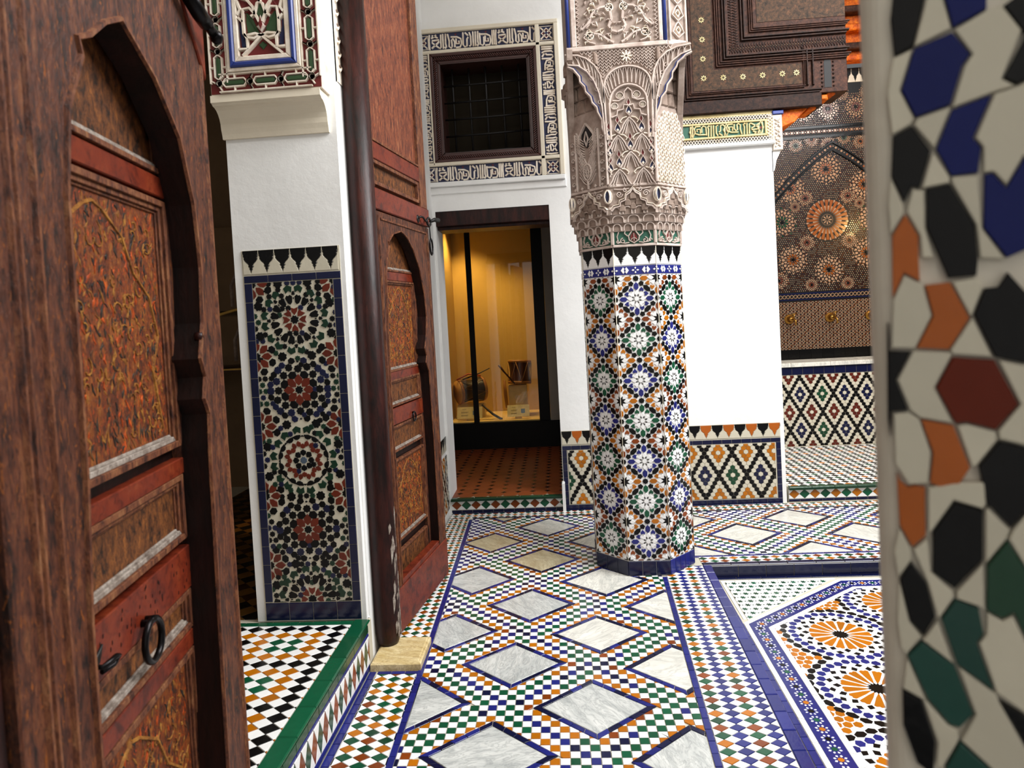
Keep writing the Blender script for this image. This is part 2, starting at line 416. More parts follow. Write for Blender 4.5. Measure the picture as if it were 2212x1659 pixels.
def lozenges(region, w, h, colour, x0=0.0, y0=0.0, white='white_glaze', fx=None):
    """rhombi tip to tip in rows, white rhombi between; colour(i, j) gives the material; fx bends the lattice to slanting edges"""
    xs = [p[0] for p in region]; ys = [p[1] for p in region]; out = []
    for j in range(int((min(ys)-y0)/h)-1, int((max(ys)-y0)/h)+2):
        for i in range(int((min(xs)-x0)/w)-2, int((max(xs)-x0)/w)+3):
            for half in (0, 1):
                cx, cy = x0+(i+0.5*half)*w, y0+(j+0.5*half)*h
                p = [(cx-w/2, cy), (cx, cy-h/2), (cx+w/2, cy), (cx, cy+h/2)]
                q = clip_poly(p, region)
                if q:
                    if fx: q = [fx(*a) for a in q]
                    out.append((q, white if half else colour(i, j)))
    return out
def bricks(x0, x1, y0, y1, mat, length, along='y', fx=None):
    out = []; n = max(1, round(((y1-y0) if along == 'y' else (x1-x0))/length))
    for k in range(n):
        a, b = k/n, (k+1)/n
        p = rect(x0, x1, y0+(y1-y0)*a, y0+(y1-y0)*b) if along == 'y' else rect(x0+(x1-x0)*a, x0+(x1-x0)*b, y0, y1)
        out.append(([fx(*q) for q in p] if fx else p, mat))
    return out
def line_bricks(a, b, wd, mat, length):
    """a row of pieces between two points, wd wide (to the left of a->b)"""
    dx, dy = b[0]-a[0], b[1]-a[1]; l = math.hypot(dx, dy); n = max(1, round(l/length)); nx, ny = -dy/l*wd, dx/l*wd; out = []
    for k in range(n):
        s, e = k/n, (k+1)/n
        p, q = (a[0]+dx*s, a[1]+dy*s), (a[0]+dx*e, a[1]+dy*e)
        out.append(([p, q, (q[0]+nx, q[1]+ny), (p[0]+nx, p[1]+ny)], mat))
    return out
def merlons(x0, x1, z0, z1, n, dark, light, alt=None):
    """stepped crest: dark teeth hang from the top, light merlons stand between them"""
    out = []; wd = (x1-x0)/n; hz = z1-z0
    half = [(0.5, 1.0), (0.5, 0.88), (0.46, 0.82), (0.48, 0.76), (0.42, 0.71), (0.44, 0.64), (0.34, 0.54), (0.20, 0.45), (0.14, 0.38), (0.18, 0.33), (0.09, 0.28), (0.11, 0.22), (0.05, 0.18), (0.0, 0.06)]
    for k in range(n):
        c = x0+(k+0.5)*wd
        p = [(c+a*wd, z0+b*hz) for a, b in half]+[(c-a*wd, z0+b*hz) for a, b in half[:-1]][::-1]
        out.append((p, (alt if (alt and k % 2) else dark)))
    for k in range(n+1):
        c = x0+k*wd
        p = [(c+(0.5-a)*wd, z0+b*hz) for a, b in half]
        q = [(c-(0.5-a)*wd, z0+b*hz) for a, b in half]
        if k == 0: poly = p+[(c+0.5*wd, z0), (c, z0)]
        elif k == n: poly = q+[(c-0.5*wd, z0), (c, z0)]
        else: poly = p+[(c+0.5*wd, z0), (c-0.5*wd, z0)]+q[::-1]
        out.append((poly, light))
    return out
def keep_apart(groups, region=None, slack=0.72):
    """drops pieces that would lie over earlier ones"""
    out = []; grid = {}
    for poly, mat in groups:
        if region:
            p = clip_poly(clean(poly), region)
            if not p: continue
        else: p = clean(poly)
        if len(p) < 3 or abs(p_area(p)) < 4e-6: continue
        c = centroid(p); r = math.sqrt(abs(p_area(p))/PI)
        gx, gy = int(c[0]/0.05), int(c[1]/0.05); bad = False
        for a in range(gx-1, gx+2):
            for b in range(gy-1, gy+2):
                for (x, y, rr) in grid.get((a, b), ()):
                    if math.hypot(c[0]-x, c[1]-y) < (r+rr)*slack: bad = True; break
                if bad: break
            if bad: break
        if bad: continue
        grid.setdefault((gx, gy), []).append((c[0], c[1], r)); out.append((p, mat))
    return out
def swell(p, k):
    c = centroid(p); return [(c[0]+(x-c[0])*k, c[1]+(y-c[1])*k) for x, y in p]
def hexes(region, d, colour, x0=0.0, y0=0.0, sy=0.965):
    """pointy-topped hexagons; colour(a, b) works along the two slanting lattice directions"""
    xs = [p[0] for p in region]; ys = [p[1] for p in region]; out = []
    rows = 40; cols = 90
    for r in range(-rows, rows+1):
        for c in range(-cols, cols+1):
            cx, cy = x0+d*(c+0.5*(r & 1)), y0+d*0.866*r*sy
            if cx < min(xs)-d or cx > max(xs)+d or cy < min(ys)-d or cy > max(ys)+d: continue
            h = [(p[0], cy+(p[1]-cy)*sy) for p in ngon((cx, cy), 6, d/math.sqrt(3), PI/2)]; q = clip_poly(h, region)
            if q:
                b = (r-(2*c+(r & 1)))//2; a = r-b      # cx = (a-b)/2*d, row = a+b
                out.append((q, colour(a, b)))
    return out
def hex_diamonds(a, b, main, odd):
    i, j = a % 6, b % 6
    if i == 0 or j == 0: return 'black_glaze'
    if i in (1, 5) or j in (1, 5): return 'cream_glaze'
    if i == 3 and j == 3: return 'cream_glaze'
    k = (a//6+b//6) % 2
    if k == 0: return main
    return odd[((a//6-b//6)//2) % len(odd)]
# ------------------------------------------------------------------ gallery floor (z = 0) with marble lozenges in a chequer of small tiles
def x_l(y): return -0.660-0.0275*(y-2.16)          # left blue line, its left edge
def x_r(y): return 0.433+0.046*(y-2.15)            # right blue line, its left edge
def x_s(y): return 0.700+0.033*(y-2.15)            # right edge of the lozenge strip
LW = 0.026
floor = thing('floor', None, None, (0.3, 2.6, 0), kind='structure')
b = MB(); b.box(WF, (-0.889, 0.70), (-0.4, 5.06), (-0.12, -0.004), 'grout'); b.box(WF, (0.70, 3.6), (3.868, 5.06), (-0.12, -0.004), 'grout')
b.prism(WF, [(0.70, -0.4), (x_s(-0.4)+0.05, -0.4), (x_s(3.868)+0.05, 3.868), (0.70, 3.868)], -0.12, -0.004, 'grout')
b.build('screed', floor)
DIA = [(-0.143, 4.66, .225, .21), (-0.507, 4.37, .215, .20), (-0.172, 4.03, .235, .209), (-0.545, 3.747, .232, .213), (-0.215, 3.405, .231, .204), (0.18, 3.69, .25, .212),
       (0.112, 3.08, .226, .188), (-0.267, 2.822, .229, .191), (0.062, 2.498, .234, .194), (-0.317, 2.22, .242, .20), (0.485, 3.35, .233, .20), (0.425, 2.77, .23, .20),
       (0.395, 2.185, .23, .20), (-0.59, 3.125, .232, .195), (-0.648, 2.535, .232, .20), (-0.69, 1.93, .232, .20), (-0.47, 5.0, .225, .21), (0.21, 4.34, .23, .21),
       (1.568, 4.69, .243, .208), (1.133, 4.387, .246, .223), (1.88, 4.345, .245, .21), (1.486, 4.02, .24, .21), (0.79, 4.70, .24, .21), (0.745, 4.03, .24, .21),
       (2.30, 4.69, .243, .208), (2.62, 4.345, .243, .21), (2.22, 4.02, .24, .21), (0.23, 5.0, .23, .2), (0.0, 1.90, .234, .2), (-0.37, 1.6, .234, .2), (-0.04, 1.3, .234, .2), (0.36, 1.58, .234, .2)]
TS = 0.0345
regA = [(x_l(0.6)+LW, 0.6), (x_r(0.6), 0.6), (x_r(4.03), 4.03), (x_l(4.03)+LW, 4.03)]
regB = [(x_l(4.03)+LW, 4.03), (3.3, 4.03), (3.3, 4.893), (x_l(4.893)+LW, 4.893)]
chk = []; brd = []; slabs = []
for reg in (regA, regB):
    xs = [p[0] for p in reg]; ys = [p[1] for p in reg]
    for i in range(int(min(xs)/TS)-1, int(max(xs)/TS)+2):
        for j in range(int(min(ys)/TS)-1, int(max(ys)/TS)+2):
            cx, cy = (i+.5)*TS, (j+.5)*TS; best = 9; bd = None
            for d in DIA:
                l = abs(cx-d[0])/d[2]+abs(cy-d[1])/d[3]
                if l < best: best, bd = l, d
            if best < 0.86: continue
            p = rect(i*TS, (i+1)*TS, j*TS, (j+1)*TS)
            for d in DIA:
                l = abs(cx-d[0])/d[2]+abs(cy-d[1])/d[3]
                if l < 1.25:
                    sx, sy = (1 if cx >= d[0] else -1), (1 if cy >= d[1] else -1)
                    a, e = (d[0]+sx*d[2], d[1]), (d[0], d[1]+sy*d[3])
                    p = clip(p, e, a) if sx*sy > 0 else clip(p, a, e)
                    if len(p) < 3: break
            if len(p) < 3: continue
            p = clip_poly(p, reg)
            if not p: continue
            if (i+j) % 2: m = 'white_glaze'
            else:
                l = (best-1)*0.215
                m = random.choice(['ochre_glaze']*4+['rust_glaze']) if l < 0.046 else ('green_glaze' if l < 0.086 else random.choice(['blue_glaze', 'blue_glaze', 'navy_glaze']))
            chk.append((p, m))
    for (cx, cy, hx, hy) in DIA:
        cs = [(cx+hx, cy), (cx, cy+hy), (cx-hx, cy), (cx, cy-hy)]; k = 0.845
        for s in range(4):
            a, e = cs[s], cs[(s+1) % 4]
            ai, ei = (cx+(a[0]-cx)*k, cy+(a[1]-cy)*k), (cx+(e[0]-cx)*k, cy+(e[1]-cy)*k)
            for q in range(5):
                f0, f1 = q/5, (q+1)/5
                L = lambda P, Q, t: (P[0]+(Q[0]-P[0])*t, P[1]+(Q[1]-P[1])*t)
                p = clip_poly([L(a, e, f0), L(a, e, f1), L(ai, ei, f1), L(ai, ei, f0)], reg)
                if p: brd.append((p, random.choice(['blue_glaze', 'navy_glaze'])))
        p = clip_poly([(cx+(c[0]-cx)*k, cy+(c[1]-cy)*k) for c in cs], reg)
        if p: slabs.append((p, cx, cy))
FF = floor_frame(-0.004)
COLH = lambda x, y: math.hypot(x-0.44, y-4.02) < 0.30
tiles(floor, FF, chk, 'chequer_tile', hide=COLH)
brd += bricks(0, LW, 0.6, 4.88, 'blue_glaze', 0.065, fx=lambda x, y: (x_l(y)+x, y))
brd += bricks(0, LW, 0.6, 3.72, 'blue_glaze', 0.065, fx=lambda x, y: (x_r(y)+x, y))
brd += bricks(x_l(4.9)+LW, 3.3, 4.893, 4.917, 'navy_glaze', 0.065, 'x')
brd += bricks(0.72, 3.3, 4.0, 4.024, 'blue_glaze', 0.065, 'x')
brd += bricks(-0.886, -0.856, 0.6, 2.775, 'blue_glaze', 0.06)
brd += bricks(-0.85, -0.67, 2.755, 2.778, 'blue_glaze', 0.06, 'x')
tiles(floor, FF, brd, 'border_tile', h=0.0045, hide=COLH)
mats = {0: 'grey_marble', 1: 'white_marble', 2: 'tan_marble'}
for (p, cx, cy) in slabs:
    mb = MB(); m = 'grey_marble'
    if (round(cx, 3), round(cy, 2)) in ((-0.507, 4.37), (-0.172, 4.03), (-0.47, 5.0)): m = 'tan_marble'
    elif cx > 0.4 or (cx > 0.1 and cy > 3) or cy > 4.5: m = 'white_marble'
    mb.prism(FF, inset(clean(p), 0.002), 0, 0.0042, m, 0.001); o = mb.build('marble_slab', floor)
loz = []
def og(i, j): return 'ochre_glaze' if (i+j) % 2 else 'green_glaze'
def og2(i, j): return random.choice(['rust_glaze', 'ochre_glaze']) if (i+j) % 2 else random.choice(['green_glaze', 'dark_green_glaze'])
# right strip: four columns, every second one blue
loz += lozenges(rect(0, 1, 0.6, 3.87), 0.25, 0.043, lambda i, j: 'blue_glaze' if i % 2 else og2(0, j), 0.125, 0.6,
                fx=lambda u, y: (x_r(y)+LW+u*(x_s(y)-x_r(y)-LW), y))
# left strip
loz += lozenges(rect(0, 1, 0.6, 2.755), 0.3333, 0.045, og2, 0.1667, 0.6, fx=lambda u, y: (-0.852+u*(x_l(y)+0.852), y))
loz += lozenges(rect(0, 1, 3.03, 4.92), 0.25, 0.045, og2, 0.125, 3.03, fx=lambda u, y: (-0.886+u*(x_l(y)+0.886), y))
loz += lozenges(rect(-0.886, 3.3, 4.917, 5.03), 0.05, 0.045, og2, 0, 4.93)
loz += lozenges(rect(0.76, 3.3, 3.912, 4.0), 0.06, 0.044, og2, 0, 3.934)
tiles(floor, FF, loz, 'lozenge_tile', hide=COLH)
edge = bricks(0, 0.05, 0.6, 3.87, 'blue_glaze', 0.11, fx=lambda x, y: (x_s(y)+x, y))
edge += bricks(0.76, 3.3, 3.868, 3.912, 'navy_glaze', 0.16, 'x')
edge += bricks(-0.886, 1.60, 5.03, 5.058, 'navy_glaze', 0.1, 'x')
tiles(floor, FF, edge, 'kerb_tile', h=0.006, bev=0.003)
FS = Frame((0, 3.867, 0), X, Z, -Y)
tiles(floor, FS, bricks(0.80, 3.3, -0.072, -0.004, 'navy_glaze', 0.155, 'x'), 'riser_tile', h=0.004, bev=0.0015)
# ------------------------------------------------------------------ sunken court floor
ZC = -0.07
court = thing('floor', None, None, (1.6, 2.6, ZC), kind='structure')
mb = MB(); mb.box(WF, (0.70, 3.6), (0.3, 3.868), (ZC-0.08, ZC-0.004), 'grout'); mb.build('screed', court)
FC = floor_frame(ZC-0.004)
kx = lambda u, y: (x_s(y)+.049+u*(0.799+.0115*(y-.7)-x_s(y)-.049), y)
cb = bricks(0, .52, 0.7, 3.83, 'navy_glaze', 0.09, fx=kx)+bricks(.52, 1, 0.7, 3.83, 'blue_glaze', 0.075, fx=kx)+bricks(0.80, 3.3, 3.832, 3.864, 'navy_glaze', 0.14, 'x')
OUT = [(0.80, 0.7), (0.83, 3.30), (1.483, 3.80), (3.2, 3.80)]; 
def offs(path, d):
    out = []
    for i, p in enumerate(path):
        a = path[max(i-1, 0)]; c = path[min(i+1, len(path)-1)]
        n1 = None
        def nn(u, v):
            l = math.hypot(v[0]-u[0], v[1]-u[1]); return ((v[1]-u[1])/l, -(v[0]-u[0])/l)
        if i == 0: n = nn(p, c); k = 1
        elif i == len(path)-1: n = nn(a, p); k = 1
        else:
            n1, n2 = nn(a, p), nn(p, c); n = (n1[0]+n2[0], n1[1]+n2[1]); k = 1+n1[0]*n2[0]+n1[1]*n2[1]
        out.append((p[0]+n[0]*d/k, p[1]+n[1]*d/k))
    return out
P0, P1, P2, P3 = offs(OUT, 0), offs(OUT, 0.024), offs(OUT, 0.104), offs(OUT, 0.128)
wl = []; flowers = []; ground = MB()
for A, B in ((P0, P1), (P2, P3)):
    for i in range(len(A)-1):
        n = max(1, round(math.hypot(A[i+1][0]-A[i][0], A[i+1][1]-A[i][1])/0.07))
        for k in range(n):
            L = lambda P, Q, t: (P[0]+(Q[0]-P[0])*t, P[1]+(Q[1]-P[1])*t)
            wl.append(([L(A[i], A[i+1], k/n), L(A[i], A[i+1], (k+1)/n), L(B[i], B[i+1], (k+1)/n), L(B[i], B[i+1], k/n)], 'white_glaze'))
wl += line_bricks((0.84, 3.34), (0.84, 3.815), -0.018, 'white_glaze', 0.08)+line_bricks((0.84, 3.815), (1.47, 3.815), -0.018, 'white_glaze', 0.08)
tiles(court, FC, cb+wl, 'border_tile', h=0.0045, bev=0.001)
bl = []; fl = []
cen = ['black_glaze', 'ochre_glaze', 'green_glaze']; cnt = 0
for i in range(3):
    a, e = P1[i], P1[i+1]; a2, e2 = P2[i], P2[i+1]
    l = math.hypot(e[0]-a[0], e[1]-a[1]); n = max(1, round(l/0.056))
    for k in range(n):
        L = lambda P, Q, t: (P[0]+(Q[0]-P[0])*t, P[1]+(Q[1]-P[1])*t)
        q = [L(a, e, k/n), L(a, e, (k+1)/n), L(a2, e2, (k+1)/n), L(a2, e2, k/n)]; c = centroid(q)
        ang = math.atan2(e[1]-a[1], e[0]-a[0])
        fl += [(star(c, 8, 0.0135, 0.0105, ang), cen[cnt % 3])]; cnt += 1
        for m in range(8):
            r0 = 0.0125; r1 = 0.027 if m % 2 == 0 else 0.0265
            an = ang+m*PI/4+PI/8; wv = 0.0048
            ux, uy = math.cos(an), math.sin(an)
            fl.append(([(c[0]+ux*r0, c[1]+uy*r0), (c[0]+ux*0.02-uy*wv*1.2, c[1]+uy*0.02+ux*wv*1.2), (c[0]+ux*r1, c[1]+uy*r1), (c[0]+ux*0.02+uy*wv*1.2, c[1]+uy*0.02-ux*wv*1.2)], 'white_glaze'))
        # blue corner pieces: triangles left at the two edges between flowers
        for (u, v, w2, z2) in ((q[0], q[1], a, e), (q[3], q[2], a2, e2)):
            m0 = ((u[0]+v[0])/2, (u[1]+v[1])/2)
            t1 = (v[0]*0.62+c[0]*0.38, v[1]*0.62+c[1]*0.38); t0 = (u[0]*0.62+c[0]*0.38, u[1]*0.62+c[1]*0.38)
            bl.append(([u, v, t1, (m0[0]*0.55+c[0]*0.45, m0[1]*0.55+c[1]*0.45), t0], 'blue_glaze'))
tiles(court, FC.at(0, 0, 0.0012), fl, 'flower_piece', h=0.0036, gap=0.0004)
gb = MB()
for i in range(3): gb.prism(FC, [P1[i], P1[i+1], P2[i+1], P2[i]], 0, 0.0040, 'blue_glaze')
gb.build('border_ground', court)
tri = [(0.862, 3.335), (1.435, 3.792), (0.862, 3.792)]
gs = []
for j in range(-1, 12):
    for i in range(-1, 14):
        c = (0.88+i*0.054+0.027*(j % 2), 3.36+j*0.046); gs.append((star(c, 6, 0.019, 0.0095, 0), random.choice(['green_glaze', 'dark_green_glaze'])))
        c2 = (c[0]+0.027, c[1]); gs.append(([(c2[0]-0.006, c2[1]), (c2[0], c2[1]-0.004), (c2[0]+0.006, c2[1]), (c2[0], c2[1]+0.004)], 'dark_green_glaze'))
g2 = [(clip_poly(clean(p), tri), m) for p, m in gs]
tiles(court, FC.at(0, 0, 0.001), [(p, m) for p, m in g2 if p], 'star_tile', gap=0.0006)
wb = MB(); wb.prism(FC, tri, 0, 0.003, 'white_glaze')
pan = [P3[0], (3.2, 0.7), (3.2, P3[3][1]), P3[2], P3[1]]
wb.prism(FC, pan, 0, 0.0030, 'white_glaze'); wb.build('white_ground', court)
def rosette16(c, k=1.0, rot=PI/2):
    s = lambda hf: [(r*k, t) for r, t in hf]; o = []
    o += [(star(c, 16, 0.036*k, 0.025*k, rot), 'black_glaze')]
    o += ring(c, 16, s([(0.044, 0), (0.075, .58), (0.126, .66), (0.131, 0.3), (0.127, 0)]), 'ochre_glaze', 0, rot)
    o += ring(c, 16, s([(0.134, 0), (0.145, .55), (0.158, .3), (0.163, 0)]), 'white_glaze', 0, rot)
    o += ring(c, 16, s([(0.136, 0), (0.150, .42), (0.166, 0)]), 'black_glaze', .5, rot)
    o += ring(c, 16, s([(0.166, 0), (0.176, .42), (0.186, .3), (0.190, 0)]), 'white_glaze', .5, rot)
    o += ring(c, 16, s([(0.165, 0), (0.176, .42), (0.189, 0)]), 'black_glaze', 0, rot)
    o += ring(c, 16, s([(0.190, 0), (0.200, .40), (0.214, .34), (0.223, 0)]), 'blue_glaze', 0, rot)
    o += ring(c, 16, s([(0.195, 0), (0.204, .36), (0.219, .32), (0.229, 0)]), 'blue_glaze', .5, rot)
    return o
cs = [(1.238, 3.165), (1.20, 2.715), (1.62, 3.48), (1.10, 2.20), (2.10, 3.40), (0.98, 1.72)]
pc = []
for c in cs: pc += rosette16(c)
for c in cs: pc += ring(c, 16, [(0.231, 0), (0.240, .42), (0.254, .38), (0.262, 0)], 'black_glaze', 0)+ring(c, 16, [(0.236, 0), (0.244, .38), (0.258, .34), (0.266, 0)], 'black_glaze', .5)
fil = []
for j in range(0, 90):
    for i in range(0, 62):
        c = (0.93+i*0.037+0.0185*(j % 2), 0.75+j*0.034)
        dm = min(math.hypot(c[0]-q[0], c[1]-q[1]) for q in cs)
        if dm < 0.26: continue
        fil.append((ngon(c, 6, 0.0160, random.choice([0, PI/6, 0.3])), 'ochre_glaze' if dm < 0.36 else random.choice(['green_glaze', 'black_glaze', 'blue_glaze'])))
pieces = keep_apart(pc+fil, [(P3[0][0]+.004, 0.7), (3.2, 0.7), (3.2, P3[3][1]-.003), (P3[2][0], P3[2][1]-.003), (P3[1][0]+.004, P3[1][1])], 0.8)
pieces = [(swell(p, 1.0 if m == 'white_glaze' else 1.2), m) for p, m in pieces]
tiles(court, FC.at(0, 0, 0.001), pieces, 'mosaic_piece', h=0.0036, gap=0.0005)
# ------------------------------------------------------------------ raised threshold floor on the left (z = 0.2)
plat = thing('floor', None, None, (-1.5, 2.2, 0.2), kind='structure')
mb = MB(); mb.box(WF, (-3.4, -0.893), (0.2, 2.86), (0.0, 0.196), 'grout'); mb.build('screed', plat)
FP = floor_frame(0.196)
def box_col(i, j):
    m = j % 5; c = -i
    if c == 0 or m == 0: return 'black_glaze'
    if c == 1 or m in (1, 4) or c % 5 == 4: return 'ochre_glaze'
    return 'green_glaze' if c % 5 else 'black_glaze'
tiles(plat, FP, lozenges(rect(-2.3, -0.962, 1.2, 2.795), 0.074, 0.058, box_col, -1.005, 2.765), 'lozenge_tile')
tiles(plat, FP, bricks(-2.3, -0.96, 2.797, 2.832, 'green_glaze', 0.062, 'x'), 'border_tile')
tiles(plat, FP, bricks(-0.960, -0.889, 1.2, 2.835, 'green_glaze', 0.165), 'nosing_tile', h=0.008, bev=0.004)
FR = Frame((-0.893, 0, 0), Y, Z, X)
rz = bricks(1.2, 2.80, 0.160, 0.194, 'dark_green_glaze', 0.1, 'x')+bricks(1.2, 2.80, 0.145, 0.158, 'blue_glaze', 0.1, 'x')+bricks(1.2, 2.80, 0.0, 0.022, 'blue_glaze', 0.1, 'x')
rz += lozenges(rect(1.2, 2.80, 0.024, 0.143), 0.055, 0.119, lambda i, j: 'rust_glaze' if i % 2 else 'dark_green_glaze', 0, 0.0835)
tiles(plat, FR, rz, 'riser_tile', h=0.004)
# ------------------------------------------------------------------ alcove step and floor (z = 0.11), showcase step
def step(x0, x1, dark):
    z = 0.112
    s = thing('floor', None, None, ((x0+x1)/2, 5.06, z), kind='structure')
    mb = MB(); mb.box(WF, (x0, x1), (5.064, 7.2), (-0.05, z-0.004), 'grout'); mb.build('screed', s)
    F = wall_frame(5.064)
    it = lozenges(rect(x0, x1, 0.022, 0.092), 0.0755, 0.070, lambda i, j: 'green_glaze' if i % 2 else ('rust_glaze' if dark else 'ochre_glaze'), x0+0.04, 0.057)
    it += bricks(x0, x1, 0.0, 0.02, 'navy_glaze', 0.08, 'x')
    tiles(s, F, it, 'riser_tile', h=0.004)
    tiles(s, floor_frame(z-0.006), bricks(x0, x1, 5.035, 5.085, 'dark_green_glaze', 0.165, 'x'), 'nosing_tile', h=0.008, bev=0.004)
    nb = MB(); nb.box(WF, (x0, x1), (5.04, 5.07), (0.092, z-0.006), 'dark_green_glaze'); nb.build('nosing_edge', s)
    return s
st1 = step(-0.893, -0.006, True); st2 = step(1.645, 3.6, False)
tf = []
for i in range(-12, 2):
    for j in range(0, 17):
        c = (0.02+i*0.115, 5.145+j*0.112); k = 0.026; a, b_ = 0.0575, 0.056
        tf.append(([(c[0]-a+k, c[1]-b_), (c[0]+a-k, c[1]-b_), (c[0]+a, c[1]-b_+k), (c[0]+a, c[1]+b_-k), (c[0]+a-k, c[1]+b_), (c[0]-a+k, c[1]+b_), (c[0]-a, c[1]+b_-k), (c[0]-a, c[1]-b_+k)], 'terracotta'))
        c2 = (c[0]+a, c[1]+b_); tf.append(([(c2[0]-k, c2[1]), (c2[0], c2[1]-k), (c2[0]+k, c2[1]), (c2[0], c2[1]+k)], 'black_glaze'))
tiles(st1, floor_frame(0.108), [(p, m) for p, m in tf if -1.3 < centroid(p)[0] < -0.02], 'terracotta_tile')
def acol(i, j):
    k = (i+j) % 6
    return 'ochre_glaze' if k == 0 else ('green_glaze' if k == 3 else 'black_glaze')
tiles(st2, floor_frame(0.108), lozenges(rect(1.66, 3.4, 5.087, 6.44), 0.066, 0.062, acol, 1.7, 5.1), 'lozenge_tile')
# ------------------------------------------------------------------ far wall (y = 5.06) with doorway and grilled window
def wall_with_holes(name, y0, y1, x0, x1, z0, z1, holes, mat):
    xs = sorted({x0, x1, *[h[0] for h in holes], *[h[1] for h in holes]}); zs = sorted({z0, z1, *[h[2] for h in holes], *[h[3] for h in holes]})
    mb = MB()
    for i in range(len(xs)-1):
        for j in range(len(zs)-1):
            cx, cz = (xs[i]+xs[i+1])/2, (zs[j]+zs[j+1])/2
            if any(h[0] < cx < h[1] and h[2] < cz < h[3] for h in holes): continue
            mb.box(WF, (xs[i], xs[i+1]), (y0, y1), (zs[j], zs[j+1]), mat)
    return mb.build(name, None, kind='structure')
wall_back = wall_with_holes('wall_back', 5.06, 5.34, -0.96, 1.63, -0.05, 4.6, [(-0.89, -0.025, -0.06, 2.315), (-0.863, -0.062, 2.678, 3.49)], 'white_plaster')
WB = wall_frame(5.06)
# side wall of the gallery behind the open door leaf, and side walls of the showcase passage
mb = MB(); mb.box(WF, (-1.2, -0.91), (3.22, 5.06), (-0.05, 4.6), 'white_plaster'); wl_ = mb.build('wall_left', None, kind='structure')
mb = MB(); mb.box(WF, (-1.5, -1.2), (5.345, 8.3), (0.0, 3.0), 'white_plaster'); mb.build('wall_passage', None, kind='structure')
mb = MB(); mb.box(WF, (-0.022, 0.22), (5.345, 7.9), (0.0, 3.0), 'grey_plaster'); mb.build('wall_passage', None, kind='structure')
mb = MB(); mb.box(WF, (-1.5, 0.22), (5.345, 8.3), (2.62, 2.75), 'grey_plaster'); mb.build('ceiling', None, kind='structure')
mb = MB(); mb.box(WF, (-1.2, -0.893), (5.345, 5.36), (0.1, 2.62), 'white_plaster'); mb.build('wall_passage', None, kind='structure')
# tiled dado on both sides of the column
def dado(x0, x1, phase):
    zb, zt = 0.0, 0.60
    brd = bricks(x0, x1, 0.0, 0.035, 'navy_glaze', 0.11, 'x')+bricks(x0, x1, 0.455, 0.487, 'navy_glaze', 0.07, 'x')
    if x0 < 0.5: brd += bricks(x0, x0+0.035, 0.035, 0.455, 'navy_glaze', 0.05); a, e = x0+0.042, x1
    else: brd += bricks(x1-0.035, x1, 0.035, 0.455, 'navy_glaze', 0.05); a, e = x0, x1-0.042
    hx = hexes(rect(a, e, 0.04, 0.45), 0.0340, lambda p, q: hex_diamonds(p, q, 'ochre_glaze', ['dark_green_glaze', 'navy_glaze']), 1.14, 0.389-0.1705)
    n = max(2, round((x1-x0)/0.081))
    return brd, hx, merlons(x0, x1, 0.495, 0.598, n, 'black_glaze', 'cream_glaze', 'rust_ochre_glaze')
for (x0, x1, ph) in ((-0.02, 0.60, 0.19-0.0), (0.60, 1.60, 1.08)):
    brd, hx, cr = dado(x0, x1, ph)
    bk = MB(); bk.box(WB, (x0, x1), (0.0, 0.60), (0.0, 0.004), 'grout'); bk.build('dado_backing', wall_back)
    F = WB.at(0, 0, 0.004)
    tiles(wall_back, F, hx, 'hexagon_tile', hide=lambda x, z: 0.12 < x < 0.80); tiles(wall_back, F, brd, 'border_tile'); tiles(wall_back, F, cr, 'merlon_tile')
# narrow tiled strip on the gallery side wall, seen past the door edge
FL = Frame((-0.908, 0, 0), Y, Z, X)
tiles(wl_, FL, bricks(4.72, 4.76, 0.04, 0.46, 'navy_glaze', 0.06)+hexes(rect(4.76, 5.05, 0.04, 0.46), 0.035, lambda p, q: hex_diamonds(p, q, 'ochre_glaze', ['navy_glaze', 'dark_green_glaze']), 4.9, 0.25)+merlons(4.72, 5.05, 0.49, 0.60, 4, 'black_glaze', 'cream_glaze'), 'dado_tile', limit=80)
# stucco surround of the window: raised slab with a ledge below, then blue bands of lettering
sl = MB()
sl.box(WB, (-0.96, 0.108), (2.495, 2.53), (0, 0.035), 'white_plaster', 0.004); sl.box(WB, (-0.96, 0.108), (3.645, 3.675), (0, 0.03), 'warm_plaster', 0.004)
sl.box(WB, (0.075, 0.108), (2.53, 3.645), (0, 0.03), 'warm_plaster', 0.004); sl.box(WB, (-0.063, -0.032), (2.53, 3.645), (0, 0.028), 'warm_plaster', 0.004)
sl.box(WB, (-0.96, 0.075), (3.49, 3.515), (0, 0.028), 'warm_plaster', 0.004); sl.box(WB, (-0.96, 0.075), (2.652, 2.678), (0, 0.028), 'warm_plaster', 0.004)
sl.box(WB, (-0.875, -0.863), (2.66, 3.50), (0, 0.028), 'warm_plaster', 0.003); sl.box(WB, (-0.962, 0.116), (2.44, 2.497), (0, 0.012), 'white_plaster', 0.006)
sl.build('stucco_frame', wall_back)
gd = MB()
gd.box(WB, (-0.96, 0.075), (3.515, 3.645), (0, 0.004), 'paint_navy'); gd.box(WB, (-0.96, 0.075), (2.53, 2.652), (0, 0.004), 'paint_navy')
gd.box(WB, (-0.032, 0.075), (2.678, 3.49), (0, 0.004), 'paint_navy'); gd.box(WB, (-0.96, -0.875), (2.678, 3.49), (0, 0.004), 'paint_navy'); gd.build('band_ground', wall_back)
